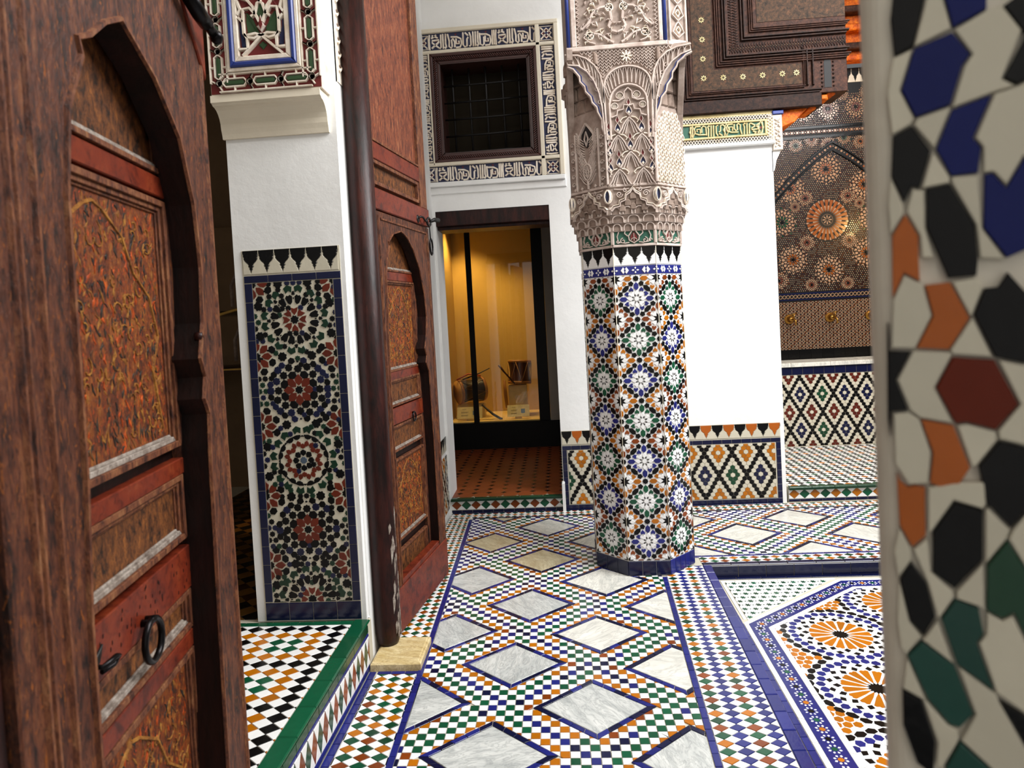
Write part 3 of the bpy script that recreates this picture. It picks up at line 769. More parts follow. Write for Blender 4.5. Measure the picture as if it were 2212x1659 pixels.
# the lettering: one phrase in angular script, drawn as strokes (unit height 2, length 9.7, written to run along the band)
PHRASE = [
    [(0.05, 0.05), (0.0, 1.2), (0.1, 1.95)], [(0.35, 0.25), (1.45, 1.0), (1.45, 1.25), (0.45, 1.2), (0.45, 0.95), (1.5, 0.2)], [(1.5, 0.15), (1.72, 0.3), (1.75, 1.9)], [(0.35, 1.5), (1.1, 1.9)], [(0.45, 1.85), (1.3, 1.5)],
    [(2.05, 0.1), (2.05, 1.95)], [(2.45, 1.95), (2.4, 0.8), (2.5, 0.3), (2.35, 0.12), (2.25, 0.3)], [(2.75, 1.9), (2.95, 1.0), (2.9, 0.35), (3.2, 0.1), (3.35, 0.3), (3.3, 1.1), (3.5, 1.25), (3.75, 0.9), (3.72, 0.15)],
    [(3.9, 0.12), (4.5, 0.15), (4.75, 0.6), (4.65, 1.2), (4.1, 1.45), (3.2, 1.5)], [(3.95, 1.25), (3.95, 0.6), (4.4, 0.6), (4.35, 0.95)],
    [(5.0, 1.95), (4.95, 0.4), (5.2, 0.12), (5.5, 0.2), (5.55, 1.1), (5.75, 1.3)], [(5.85, 0.15), (6.1, 0.3), (6.1, 1.4), (5.9, 1.9)], [(5.3, 1.9), (5.75, 1.5)],
    [(6.45, 0.1), (6.45, 1.95)], [(6.8, 1.95), (6.75, 0.1)], [(7.15, 1.95), (7.1, 0.7), (7.2, 0.3), (7.05, 0.12), (6.95, 0.3)],
    [(7.4, 1.7), (7.45, 0.3), (7.8, 0.12), (8.0, 0.35), (8.0, 1.2)], [(8.15, 0.12), (8.8, 0.15), (9.0, 0.6), (8.9, 1.25), (8.4, 1.5), (7.5, 1.55)], [(8.2, 1.3), (8.2, 0.6), (8.65, 0.6), (8.6, 1.0)], [(9.25, 1.95), (9.2, 0.1)], [(9.5, 1.95), (9.48, 0.1)]]
def letter_band(mb, F, a0, b0, length, height, along, reps, flip=False, base=0.004, wd=0.26, mat='stucco_pale'):
    k = length/(9.7*reps); h = height/2.0
    for r in range(int(math.ceil(reps))):
        for st in PHRASE:
            p = [((x+r*9.7)*k, y*h) for x, y in st]
            if max(q[0] for q in p) > length+.004: continue
            if flip: p = [(length-x, height-y) for x, y in p]
            p = [(a0+x, b0+y) for x, y in p] if along == 'x' else [(a0+height-y, b0+x) for x, y in p]
            mb.ribbon(F, p, wd*k, base, base+.010, mat, taper=0.75)
lt = MB()
letter_band(lt, WB, -0.86, 3.521, 0.815, 0.118, 'x', 1.62); letter_band(lt, WB, -0.86, 2.535, 0.815, 0.112, 'x', 1.62)
letter_band(lt, WB, -0.024, 2.69, 0.79, 0.093, 'z', 1.7); letter_band(lt, WB, -0.954, 2.69, 0.79, 0.075, 'z', 1.7)
lt.build('lettering', wall_back)
cr = MB()
for (cx, cz) in ((0.022, 3.58), (0.022, 2.592), (-0.918, 3.58), (-0.918, 2.592)):
    s = 0.05
    cr.box(WB, (cx-s, cx+s), (cz-s, cz+s), (0.004, 0.006), 'paint_navy')
    for m in range(4):
        an = PI/4+m*PI/2; cr.ribbon(WB, [(cx, cz), (cx+s*1.2*math.cos(an), cz+s*1.2*math.sin(an))], 0.013, 0.004, 0.013, 'stucco_pale')
        an2 = m*PI/2; px, pz = cx+0.032*math.cos(an2), cz+0.032*math.sin(an2)
        cr.prism(WB, [(cx+0.036*math.cos(an2-.35), cz+0.036*math.sin(an2-.35)), (cx+0.036*math.cos(an2+.35), cz+0.036*math.sin(an2+.35)), (cx+0.014*math.cos(an2), cz+0.014*math.sin(an2))], 0.004, 0.008, 'paint_red')
    cr.ribbon(WB, ngon((cx, cz), 4, s*0.72, 0), 0.011, 0.004, 0.013, 'stucco_pale', True)
    cr.ribbon(WB, rect(cx-s, cx+s, cz-s, cz+s), 0.008, 0.004, 0.012, 'stucco_pale', True)
    cr.prism(WB, ngon((cx, cz), 4, 0.012, 0), 0.012, 0.015, 'paint_navy')
cr.build('corner_star', wall_back)
red = MB()
for r in range(2):
    for bz, hh in ((3.521, 0.118), (2.535, 0.112)):
        for (x, y) in ((1.0, 1.1), (4.2, 0.75), (8.45, 0.75), (3.9, 1.8), (8.3, 1.8)):
            X0, Z0_ = -0.86+(x+r*9.7)*0.815/15.71, bz+y*hh/2
            red.prism(WB, [(X0-.009, Z0_+.006), (X0+.009, Z0_+.006), (X0, Z0_-.008)], 0.003, 0.006, 'paint_red')
red.build('red_inlay', wall_back)
# window: rope-moulded wooden frame, dark reveal, iron grille, dark pane
win = thing('window_1', None, None, (-0.46, 5.06, 2.68), kind='structure')
fr = MB(); x0, x1, z0, z1 = -0.863, -0.062, 2.678, 3.49
def frame_strip(mb, F, x0, x1, z0, z1, wd, h0, h1, mat, bev=0.004):
    q = [(x0, z0), (x1, z0), (x1, z1), (x0, z1)]; r = [(x0+wd, z0+wd), (x1-wd, z0+wd), (x1-wd, z1-wd), (x0+wd, z1-wd)]
    for i in range(4): mb.prism(F, [q[i], q[(i+1) % 4], r[(i+1) % 4], r[i]], h0, h1, mat, bev)
frame_strip(fr, WB, x0, x1, z0, z1, 0.022, -0.10, 0.028, 'window_wood'); frame_strip(fr, WB, x0+.022, x1-.022, z0+.022, z1-.022, 0.026, -0.10, 0.012, 'window_wood'); frame_strip(fr, WB, x0+.048, x1-.048, z0+.048, z1-.048, 0.022, -0.12, 0.002, 'window_wood')
fr.build('window_frame', win)
rp = MB(); xa, xb, za, zb = x0+.035, x1-.035, z0+.035, z1-.035
def rope(mb, F, p, q, r, mat, pitch=0.016, c=0.012):
    l = math.hypot(q[0]-p[0], q[1]-p[1]); n = int(l/pitch); dx, dy = (q[0]-p[0])/l, (q[1]-p[1])/l
    for k in range(n):
        s = (k+.5)*l/n; m = (p[0]+dx*s, p[1]+dy*s)
        a = (m[0]-dx*pitch*.55-dy*r, m[1]-dy*pitch*.55+dx*r); b = (m[0]+dx*pitch*.55+dy*r, m[1]+dy*pitch*.55-dx*r)
        mb.ribbon(F, [a, m, b], pitch*0.8, c, c+r*.8, mat, taper=0.4)
for p, q in (((xa, za), (xb, za)), ((xb, za), (xb, zb)), ((xb, zb), (xa, zb)), ((xa, zb), (xa, za))): rope(rp, WB, p, q, 0.010, 'window_wood')
rp.build('rope_moulding', win)
rv = MB()
for (a, b_) in (((x0+.06, x0+.075), (z0+.06, z1-.06)), ((x1-.075, x1-.06), (z0+.06, z1-.06))): rv.box(WB, a, b_, (-0.26, -0.0), 'dark_wood')
rv.box(WB, (x0+.06, x1-.06), (z1-.075, z1-.06), (-0.26, 0), 'dark_wood'); rv.box(WB, (x0+.06, x1-.06), (z0+.06, z0+.075), (-0.26, 0), 'dark_wood'); rv.build('reveal', win)
pn = MB(); pn.box(WB, (x0, x1), (z0, z1), (-0.30, -0.262), 'dark_pane'); pn.build('pane', win)
for k in range(6):
    z = z0+0.075+k*0.128; g = MB()
    if k < 5: g.tube([WB.pt(x0+.07, z+.02, -0.11), WB.pt(-.46, z+.024, -0.11), WB.pt(x1-.07, z+.03, -0.11)], 0.0075, 'dark_iron'); g.build('grille_bar', win)
for k in range(5):
    x = x0+0.15+k*0.128; g = MB(); g.tube([WB.pt(x, z0+.06, -0.118), WB.pt(x-.004, z1-.2, -0.118), WB.pt(x-.004, z1-.06, -0.118)], 0.0075, 'dark_iron'); g.build('grille_bar', win)
# doorway lintel of dark red wood
li = thing('doorway_lintel', 'dark red wooden lintel across the top of the showcase doorway', 'lintel', (-0.46, 5.06, 2.2))
mb = MB(); mb.box(WB, (-0.893, -0.022), (2.205, 2.318), (-0.06, -0.008), 'dark_red_wood', 0.004); mb.build('beam', li)
mb = MB(); mb.box(WB, (-0.885, -0.025), (2.18, 2.206), (-0.28, -0.06), 'dark_red_wood', 0.004); mb.build('soffit_board', li)
# stone foot of the right jamb
mb = MB(); mb.box(WF, (-0.035, -0.012), (5.0, 5.06), (0.0, 0.22), 'white_plaster', 0.006); mb.build('baseboard_jamb', None, kind='structure')
# frieze with green ground and raised lettering above the white wall
fz = MB(); fz.box(WB, (0.70, 1.642), (2.645, 2.672), (0, 0.04), 'white_plaster', 0.006); fz.box(WB, (0.70, 1.638), (2.672, 2.89), (0, 0.012), 'stucco_yellow'); fz.build('frieze_slab', wall_back)
fg = MB(); fg.box(WB, (0.70, 1.575), (2.722, 2.818), (0.012, 0.014), 'paint_teal'); fg.build('frieze_ground', wall_back)
fl_ = MB()
letter_band(fl_, WB, 1.03, 2.726, 0.53, 0.088, 'x', 1, True, .014, .20, 'stucco_yellow')
frame_strip(fl_, WB, 0.70, 1.59, 2.712, 2.828, 0.014, 0.012, 0.026, 'stucco_yellow', 0.003)
for k in range(3):
    c = (1.055+k*0.245, 2.77); fl_.ribbon(WB, [(c[0], c[1]-.045), (c[0]+.02, c[1]), (c[0], c[1]+.045), (c[0]-.02, c[1])], 0.012, 0.012, 0.026, 'stucco_yellow', True); fl_.prism(WB, ngon(c, 4, 0.011, 0), 0.012, 0.018, 'paint_red')
fl_.build('frieze_lettering', wall_back)
ln = MB()
for (za, zb) in ((2.676, 2.708), (2.832, 2.864)):
    ln.box(WB, (0.70, 1.638), (za, zb), (0.012, 0.014), 'paint_black')
    for k in range(44):
        xx = 0.70+k*0.0213; ln.ribbon(WB, [(xx, za), (xx+.0213, zb)], 0.006, 0.013, 0.02, 'stucco_pale'); ln.ribbon(WB, [(xx, zb), (xx+.0213, za)], 0.006, 0.013, 0.02, 'stucco_pale')
for k in range(8):
    zz = 2.676+k*0.0235
    ln.ribbon(WB, [(1.597, zz), (1.63, zz+.0235)], 0.006, 0.013, 0.02, 'stucco_pale'); ln.ribbon(WB, [(1.63, zz), (1.597, zz+.0235)], 0.006, 0.013, 0.02, 'stucco_pale')
ln.build('frieze_lattice', wall_back)
# pale carved pilaster cap at the wall's outer corner
pc_ = MB(); pc_.box(WB, (1.632, 1.70), (2.60, 2.855), (-0.25, 0.02), 'stucco_pale', 0.004); pc_.box(WB, (1.632, 1.71), (2.856, 2.882), (-0.25, 0.03), 'paint_blue', 0.004); pc_.prism(WB, [(1.625, 2.44), (1.64, 2.46), (1.655, 2.53), (1.69, 2.60), (1.625, 2.60)], -0.25, 0.0, 'white_plaster')
for k in range(3):
    z = 2.625+k*0.07; pc_.ribbon(WB, [(1.647, z), (1.685, z+.03), (1.647, z+.06)], 0.012, 0.02, 0.03, 'stucco_pale'); pc_.ribbon(WB, [(1.685, z), (1.65, z+.03), (1.685, z+.06)], 0.01, 0.02, 0.03, 'stucco')
pc_.build('trim_1', None, kind='structure')
# ------------------------------------------------------------------ showcase with two drums
Ys = 6.93
sc_ = thing('display_case', 'black framed glass display case set behind the narrow doorway', 'display case', (-0.6, Ys, 0.112))
FSc = wall_frame(Ys)
mb = MB(); mb.box(FSc, (-1.195, -0.026), (0.112, 0.386), (-0.75, 0.0), 'black_metal', 0.004); mb.build('plinth', sc_)
mb = MB(); mb.box(FSc, (-0.932, -0.876), (0.388, 2.42), (-0.03, 0.0), 'black_metal', 0.003); mb.build('mullion', sc_)
mb = MB(); mb.box(FSc, (-0.243, -0.13), (0.388, 2.42), (-0.03, 0.0), 'black_metal', 0.003); mb.build('mullion', sc_)
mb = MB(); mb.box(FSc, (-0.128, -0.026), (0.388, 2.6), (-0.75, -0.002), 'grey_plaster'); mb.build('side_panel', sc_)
mb = MB(); mb.box(FSc, (-1.195, -0.13), (2.42, 2.6), (-0.06, 0.0), 'dark_wood', 0.003); mb.build('header', sc_)
mb = MB(); mb.box(FSc, (-1.195, -0.13), (0.388, 0.40), (-0.74, -0.032), 'case_floor'); mb.build('deck', sc_)
mb = MB(); mb.box(FSc, (-1.195, -0.13), (0.40, 2.6), (-0.76, -0.745), 'case_fabric'); mb.build('back_panel', sc_)
mb = MB(); mb.box(FSc, (-1.2, -1.19), (0.40, 2.6), (-0.745, -0.032), 'case_fabric'); mb.build('side_panel', sc_)
mb = MB(); mb.box(FSc, (-0.876, -0.243), (0.402, 2.418), (-0.018, -0.012), 'glass'); mb.build('glass_pane', sc_)
mb = MB(); mb.box(FSc, (-1.19, -0.932), (0.402, 2.418), (-0.018, -0.012), 'glass'); mb.build('glass_pane', sc_)
def drum(name, label, c, axis, ln_, r, body, zc=0):
    t = thing(name, label, 'drum', c); ax = Vector(axis).normalized(); c = Vector(c)
    o = c-ax*ln_/2
    mb = MB(); mb.lathe(o, ax, [(0, r*.93), (ln_*.12, r*.95), (ln_*.3, r*.86), (ln_*.5, r*.82), (ln_*.7, r*.86), (ln_*.88, r*.95), (ln_, r*.93)], body, 24); mb.build('shell', t)
    for s in (0, 1):
        mb = MB(); h = 0 if s == 0 else ln_*.9
        mb.lathe(o, ax, [(h, r*.97), (h, r), (h+ln_*.1, r), (h+ln_*.1, r*.97)], 'peg_wood', 24); mb.build('hoop', t)
        mb = MB(); hh = -0.004 if s == 0 else ln_; mb.lathe(o, ax, [(hh, r*.95), (hh+.004, r*.95)], 'drum_skin', 24); mb.build('drum_skin', t)
    e1 = ax.orthogonal().normalized(); e2 = ax.cross(e1); pts = []
    for k in range(12):
        a = 2*PI*k/12; h = ln_*.08 if k % 2 == 0 else ln_*.92; pts.append(o+ax*h+(e1*math.cos(a)+e2*math.sin(a))*r*1.02)
    mb = MB(); mb.tube(pts, 0.0035, 'drum_cord', 5, True); mb.build('lacing', t)
    return t, o, ax
D1c = (-1.0, Ys+0.36, 0.70); t1, o1, a1 = drum('drum', 'wooden barrel drum lying tilted, round tan skin facing the doorway', D1c, (0.86, 0.5, 0.06), 0.30, 0.135, 'drum_dark')
mb = MB(); mb.tube([Vector(D1c)+Vector((-0.13, -0.12, 0.13)), Vector(D1c)+Vector((0.0, -0.12, 0.19)), Vector(D1c)+Vector((0.13, -0.08, 0.16))], 0.009, 'strap_red'); mb.build('strap', t1)
D2c = (-0.45, Ys+0.36, 0.875); t2, o2, a2 = drum('drum', 'upright dark drum on a clear stand beside the black mullion', D2c, (0.04, 0.1, 1.0), 0.25, 0.128, 'drum_wood')
def stick(name, label, pts, r, mat, cat='drumstick'):
    mb = MB(); mb.tube(pts, r, mat); return mb.build(name, None, label, cat)
stick('drumstick', 'thin stick laid across the top of the tilted drum', [(-1.06, Ys+.20, .835), (-.90, Ys+.20, .885), (-.76, Ys+.20, .945)], [0.008, 0.007, 0.005], 'drum_dark')
stick('drumstick', 'dark curved stick propped from the deck against the tilted drum', [(-.86, Ys+.16, .56), (-.74, Ys+.13, .455), (-.665, Ys+.11, .412), (-.64, Ys+.11, .41)], [0.011, 0.014, 0.014, 0.008], 'drum_dark')
stick('drumstick', 'knobbed stick leaning over the left edge of the upright drum', [(-.66, Ys+.2, .975), (-.60, Ys+.2, .89), (-.50, Ys+.2, .765)], [0.015, 0.009, 0.010], 'drum_wood')
stick('drumstick', 'flat tan beater hanging beside the clear stand of the upright drum', [(-.615, Ys+.28, .80), (-.61, Ys+.28, .65), (-.60, Ys+.28, .50)], [0.014, 0.02, 0.016], 'peg_wood')
def stand(x, y, z, w, label):
    mb = MB(); mb.box(WF, (x-w/2, x+w/2), (y-0.01, y+0.12), (0.401, z), 'clear_block', 0.003); t = mb.build('stand', None, label, 'stand'); return t
stand(-1.0, Ys+.33, 0.545, 0.3, 'low clear block under the tilted drum'); stand(-0.48, Ys+.33, 0.737, 0.2, 'tall clear block under the upright drum')
def card(x, y, w_, label):
    t = thing('label_card', label, 'sign', (x, y, 0.402))
    F = Frame((x, y, 0.425), X, Vector((0, 0.35, 1)), Vector((0, -1, 0.35)))
    mb = MB(); mb.box(F, (-w_/2, w_/2), (0, 0.125), (0, 0.004), 'card'); mb.build('card', t)
    mb = MB()
    for (a, b_, z) in ((-.30, -.14, .098), (-.34, -.05, .068), (-.34, -.10, .060), (-.34, -.06, .035), (-.34, -.09, .028)): mb.box(F, (w_*a, w_*b_), (z, z+0.004), (0.004, 0.0045), 'card_print')
    mb.build('print', t)
    mb = MB(); mb.prism(F, [(w_*.12, .04), (w_*.16, .034), (w_*.26, .034), (w_*.30, .04), (w_*.30, .082), (w_*.12, .082)], 0.004, 0.0045, 'card_blue'); mb.build('emblem', t)
    mb = MB(); mb.box(WF, (x-.035, x+.035), (y, y+.03), (0.402, 0.428), 'clear_block', 0.002); mb.build('holder', t)
card(-0.99, Ys+0.10, 0.27, 'small printed card in front of the tilted drum'); card(-0.47, Ys+0.10, 0.235, 'small printed card in front of the upright drum')
# ------------------------------------------------------------------ dim room left of the pillar
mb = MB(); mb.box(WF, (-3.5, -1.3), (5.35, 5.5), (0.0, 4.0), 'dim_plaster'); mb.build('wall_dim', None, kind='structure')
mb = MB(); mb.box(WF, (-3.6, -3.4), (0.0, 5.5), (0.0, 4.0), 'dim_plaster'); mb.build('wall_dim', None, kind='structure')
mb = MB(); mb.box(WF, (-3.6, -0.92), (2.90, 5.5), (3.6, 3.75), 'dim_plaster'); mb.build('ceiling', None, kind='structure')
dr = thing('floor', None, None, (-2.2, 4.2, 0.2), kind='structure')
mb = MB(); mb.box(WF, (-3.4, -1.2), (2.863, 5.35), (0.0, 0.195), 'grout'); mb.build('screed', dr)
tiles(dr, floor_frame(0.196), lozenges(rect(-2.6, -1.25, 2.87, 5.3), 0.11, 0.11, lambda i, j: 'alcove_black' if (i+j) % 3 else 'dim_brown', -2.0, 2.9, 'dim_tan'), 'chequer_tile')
cabs = thing('display_cabinet', 'dim display cabinet with arched niches in the dark room behind the pillar', 'cabinet', (-2.5, 5.2, 0.2))
for (z0_, z1_) in ((1.22, 1.62), (1.66, 2.34)):
    mb = MB(); mb.box(WF, (-2.9, -2.1), (5.25, 5.35), (z0_, z1_), 'dim_plaster', 0.01); mb.build('back_board', cabs)
    mb = MB(); Fd = wall_frame(5.25); mb.ribbon(Fd, [(-2.62, z0_+.03), (-2.62, z0_+.2), (-2.56, z0_+.32), (-2.50, z0_+.36), (-2.44, z0_+.32), (-2.38, z0_+.2), (-2.38, z0_+.03)], 0.03, 0, 0.015, 'stucco_brown'); mb.build('niche_arch', cabs)
mb = MB(); mb.box(WF, (-2.9, -2.1), (4.98, 5.25), (1.18, 1.205), 'dark_wood', 0.004); mb.box(WF, (-2.9, -2.1), (4.975, 4.98), (1.192, 1.205), 'rope_yellow'); mb.build('shelf', cabs)
mb = MB(); mb.tube([(-2.9, 4.9, 1.56), (-2.576, 4.9, 1.617), (-2.46, 4.9, 1.645), (-2.1, 4.9, 1.72)], 0.011, 'rope_yellow'); mb.build('rail', cabs)
mb = MB(); mb.box(WF, (-2.12, -2.08), (4.88, 5.25), (0.2, 2.4), 'dark_wood'); mb.build('post', cabs)
mb = MB(); mb.box(WF, (-2.92, -2.88), (4.88, 5.25), (0.2, 2.4), 'dark_wood'); mb.build('post', cabs)
lamp('cabinet_lamp', 'SPOT', (-2.1, 4.5, 2.6), 60, (1.0, 0.62, 0.25), 0.02, (-2.1, 4.25, 0.2), 9, 0.5)

# gallery ceiling over the camera side and the left half, behind-camera wall
mb = MB(); mb.box(WF, (-3.6, 0.40), (-1.6, 5.06), (4.35, 4.5), 'warm_plaster'); mb.build('ceiling', None, kind='structure')   # gallery_ceiling
mb = MB(); mb.box(WF, (-3.6, 4.0), (-1.75, -1.6), (0.0, 4.5), 'white_plaster'); mb.build('wall_front', None, kind='structure')
# ------------------------------------------------------------------ white pillar with zellij panel
pil = thing('pillar', 'white plaster pillar with tall star mosaic panel and carved painted top', 'pillar', (-1.16, 2.95, 0.2))
YP = 2.84
def slanted(): pass
mb = MB(); mb.box(WF, (-1.398, -0.905), (YP, 3.22), (0.2, 4.2), 'white_plaster', 0.008); mb.box(WF, (-0.9049, -0.8995), (YP+.03, 3.22), (0.0, 4.2), 'white_plaster'); mb.box(WF, (-1.398, -0.9), (2.862, 3.22), (-0.05, 0.2), 'white_plaster'); mb.build('shaft', pil)
FPn = wall_frame(YP)
bk = MB(); bk.box(FPn, (-1.362, -0.925), (0.205, 1.842), (0, 0.003), 'cream_glaze'); bk.build('panel_ground', pil)
FT = FPn.at(0, 0, 0.002)
brd = bricks(-1.357, -0.926, 0.205, 0.285, 'navy_glaze', 0.10, 'x')+bricks(-1.357, -0.926, 1.70, 1.732, 'navy_glaze', 0.12, 'x')
brd += bricks(-1.357, -1.322, 0.288, 1.698, 'navy_glaze', 0.085)+bricks(-0.961, -0.926, 0.288, 1.698, 'navy_glaze', 0.085)
tiles(pil, FT, brd, 'border_tile', h=0.005, bev=0.0015)
cx = -1.1415
_ring = ring
def ring(c, n, half, mat, ph=0.0, rot=PI/2):
    return _ring(c, n, [(r, min(t*1.85, .97)) for r, t in half], mat, ph, rot) if n == 8 else _ring(c, n, half, mat, ph, rot)
def s_(hf, k=1.0): return [(r*k, t) for r, t in hf]
def outer(c):
    o = ring(c, 8, [(.128, 0), (.120, .13), (.142, .17), (.152, 0)], 'panel_green', .22)+ring(c, 8, [(.128, 0), (.120, .13), (.142, .17), (.152, 0)], 'panel_green', -.22)
    o += [(star((c[0]+.172*math.cos(PI/8+k*PI/4), c[1]+.172*math.sin(PI/8+k*PI/4)), 8, .0195, .0155, PI/8+k*PI/4), 'black_glaze') for k in range(8)]
    for sg in (-1, 1): o += ring(c, 8, [(.145, 0), (.150, .16), (.168, .20), (.180, 0)], 'black_glaze', .5*0.30*sg)
    o += ring(c, 8, [(.178, 0), (.183, .05), (.188, 0)], 'black_glaze')
    return o
def ros_a(c):
    o = [(star(c, 8, .018, .014, PI/8), 'black_glaze')]
    o += ring(c, 8, [(.021, 0), (.036, .42), (.054, .36), (.047, 0)], 'panel_red')
    for sg in (-1, 1): o += ring(c, 8, [(.070, 0), (.078, .16), (.100, .20), (.108, .08), (.104, 0)], 'black_glaze', .27*sg)
    o += ring(c, 8, [(.088, 0), (.094, .05), (.100, 0)], 'black_glaze')
    o += ring(c, 8, [(.107, 0), (.110, .10), (.122, .05), (.124, 0)], 'black_glaze')
    return o+outer(c)
def ros_b(c, red=True):
    o = [(star(c, 8, .017, .013, PI/8), 'black_glaze')]
    o += ring(c, 8, [(.021, 0), (.036, .50), (.052, .42), (.068, 0)], 'panel_red')
    o += ring(c, 8, [(.054, 0), (.064, .36), (.080, .28), (.086, 0)], 'black_glaze', .5)
    o += [(star((c[0]+.0925*math.cos(k*PI/4), c[1]+.0925*math.sin(k*PI/4)), 8, .017, .0135, k*PI/4), 'black_glaze') for k in range(8)]
    o += [(star((c[0]+.107*math.cos(PI/8+k*PI/4), c[1]+.107*math.sin(PI/8+k*PI/4)), 8, .0165, .0135, k*PI/4), random.choice(['black_glaze', 'black_glaze', 'navy_glaze'])) for k in range(8)]
    o += [(star((c[0]+.127*math.cos(k*PI/4), c[1]+.127*math.sin(k*PI/4)), 8, .0165, .0135, k*PI/4), 'navy_glaze') for k in range(8)]
    for sg in (-1, 1): o += ring(c, 8, [(.117, 0), (.124, .15), (.138, .12), (.144, 0)], random.choice(['navy_glaze', 'black_glaze']), .27*sg)
    return o
def ros_c(c):
    o = [(star(c, 8, .0145, .0125, PI/8), 'grey_blue_glaze')]
    o += ring(c, 8, [(.020, 0), (.030, .48), (.041, .42), (.047, 0)], 'black_glaze')
    o += ring(c, 8, [(.052, 0), (.058, .24), (.068, .20), (.074, 0)], 'panel_red')
    for sg in (-1, 1): o += ring(c, 8, [(.062, 0), (.070, .19), (.080, .15), (.088, 0)], 'panel_red', .31*sg)
    for sg in (-1, 1): o += ring(c, 8, [(.094, 0), (.098, .14), (.112, .22), (.114, 0)], 'black_glaze', .30*sg)
    o += ring(c, 8, [(.104, 0), (.104, .16), (.112, 0)], 'black_glaze')
    return o+outer(c)
reg = rect(-1.3205, -0.9625, 0.287, 1.699)
cz = [1.532, 1.225, 0.915, 0.608, 0.298]; mid = [1.694, 1.378, 1.07, 0.762, 0.453]
A = ros_a((cx, cz[0]))+ros_c((cx, cz[2]))+ros_a((cx, cz[4]))
Ed = []
for z in mid:
    for x in (-1.3205, -0.9625):
        c = (x, z); Ed += [(star(c, 8, .017, .013, PI/8), 'black_glaze')]+ring(c, 8, [(.022, 0), (.036, .42), (.052, .38), (.066, 0)], 'panel_red')+ring(c, 8, [(.058, 0), (.068, .30), (.082, .24), (.088, 0)], 'black_glaze', .5)
Bp = ros_b((cx, cz[1]))+ros_b((cx, cz[3]))
filler = []
for j in range(52):
    for i in range(14):
        c = (-1.318+i*0.0275+0.01375*(j % 2), 0.29+j*0.0275); filler.append((star(c, 8, .0125, .0095, 0), random.choice(['black_glaze', 'black_glaze', 'navy_glaze', 'panel_green'])))
tiles(pil, FT, [(q, m) for q, m in [(clip_poly(swell(p, 1.16), reg), m) for p, m in keep_apart(A+Ed+Bp+filler, reg, 0.82)] if q], 'mosaic_piece', h=0.004, gap=0.0007)
tiles(pil, FT, merlons(-1.357, -0.932, 1.737, 1.842, 6, 'black_glaze', 'cream_glaze'), 'merlon_tile')
# corbel that carries the carved block
YB = 2.745
cb = MB(); n = 9
prof = [(YP, 2.325), (YP-.012, 2.325), (YP-.016, 2.345), (YP-.022, 2.365)]+[(YP-.022-.062*(1-math.cos(PI/2*k/6)), 2.365+.082*math.sin(PI/2*k/6)) for k in range(1, 7)]+[(YB+.008, 2.452), (YB-.004, 2.456), (YB-.004, 2.485), (YP, 2.485)]
Fs = Frame((-1.405, 0, 0), Y, Z, X); cb.prism(Fs, prof, 0, 0.47, 'warm_plaster'); cb.build('corbel', pil)
kb = MB(); kb.box(WF, (-1.40, -0.925), (YB, YP), (2.485, 3.4), 'stucco_pale'); kb.build('carved_block', pil)
FK = wall_frame(YB)
# outer band: dark red ground, pale links, green bars, blue dots
gb = MB(); gb.box(FK, (-1.398, -0.927), (2.49, 3.4), (0, 0.002), 'paint_red'); gb.build('band_ground', pil)
fm = MB(); frame_strip(fm, FK, -1.317, -1.003, 2.572, 3.6, 0.016, 0.002, 0.02, 'stucco_pale', .003); fm.build('band_edge', pil)
bf = MB(); frame_strip(bf, FK, -1.301, -1.019, 2.588, 3.6, 0.021, 0.002, 0.03, 'paint_blue', .006); bf.build('blue_moulding', pil)
lk = MB(); gr = MB(); dt = MB()
def chain(p, q, k):
    dx, dy = (q[0]-p[0])/k, (q[1]-p[1])/k; l = math.hypot(dx, dy); ux, uy = dx/l, dy/l; nx, ny = -uy, ux
    P = lambda c, a, b_: (c[0]+ux*a+nx*b_, c[1]+uy*a+ny*b_)
    for i in range(k):
        c = (p[0]+dx*(i+.5), p[1]+dy*(i+.5)); e = (p[0]+dx*i, p[1]+dy*i); hl = l/2
        lk.ribbon(FK, [P(c, -hl+.014, 0), P(c, -hl+.026, .016), P(c, hl-.026, .016), P(c, hl-.014, 0), P(c, hl-.026, -.016), P(c, -hl+.026, -.016)], .008, .002, .014, 'stucco_pale', True)
        for sg in (-1, 1): lk.ribbon(FK, [P(c, 0, sg*.016), P(c, 0, sg*.034)], .008, .002, .013, 'stucco_pale')
        gr.prism(FK, [P(c, -hl+.022, 0), P(c, -hl+.03, .009), P(c, hl-.03, .009), P(c, hl-.022, 0), P(c, hl-.03, -.009), P(c, -hl+.03, -.009)], .002, .012, 'paint_green', .003)
        for ee in (e, (p[0]+dx*(i+1), p[1]+dy*(i+1))):
            lk.ribbon(FK, ngon(ee, 8, .013, PI/8), .007, .002, .014, 'stucco_pale', True); dt.prism(FK, ngon(ee, 8, .008), .002, .008, 'paint_navy')
            for sg in (-1, 1): lk.ribbon(FK, [P(ee, 0, sg*.013), P(ee, .01, sg*.03)], .007, .002, .013, 'stucco_pale')
    for sg in (-1, 1): lk.ribbon(FK, [(p[0]+nx*sg*.036, p[1]+ny*sg*.036), (q[0]+nx*sg*.036, q[1]+ny*sg*.036)], .008, .002, .014, 'stucco_pale')
chain((-1.358, 2.531), (-0.962, 2.531), 3); chain((-1.358, 2.531), (-1.358, 3.32), 6); chain((-0.962, 2.531), (-0.962, 3.32), 6)
lk.build('link_tracery', pil); gr.build('green_bar', pil); dt.build('blue_dot', pil)
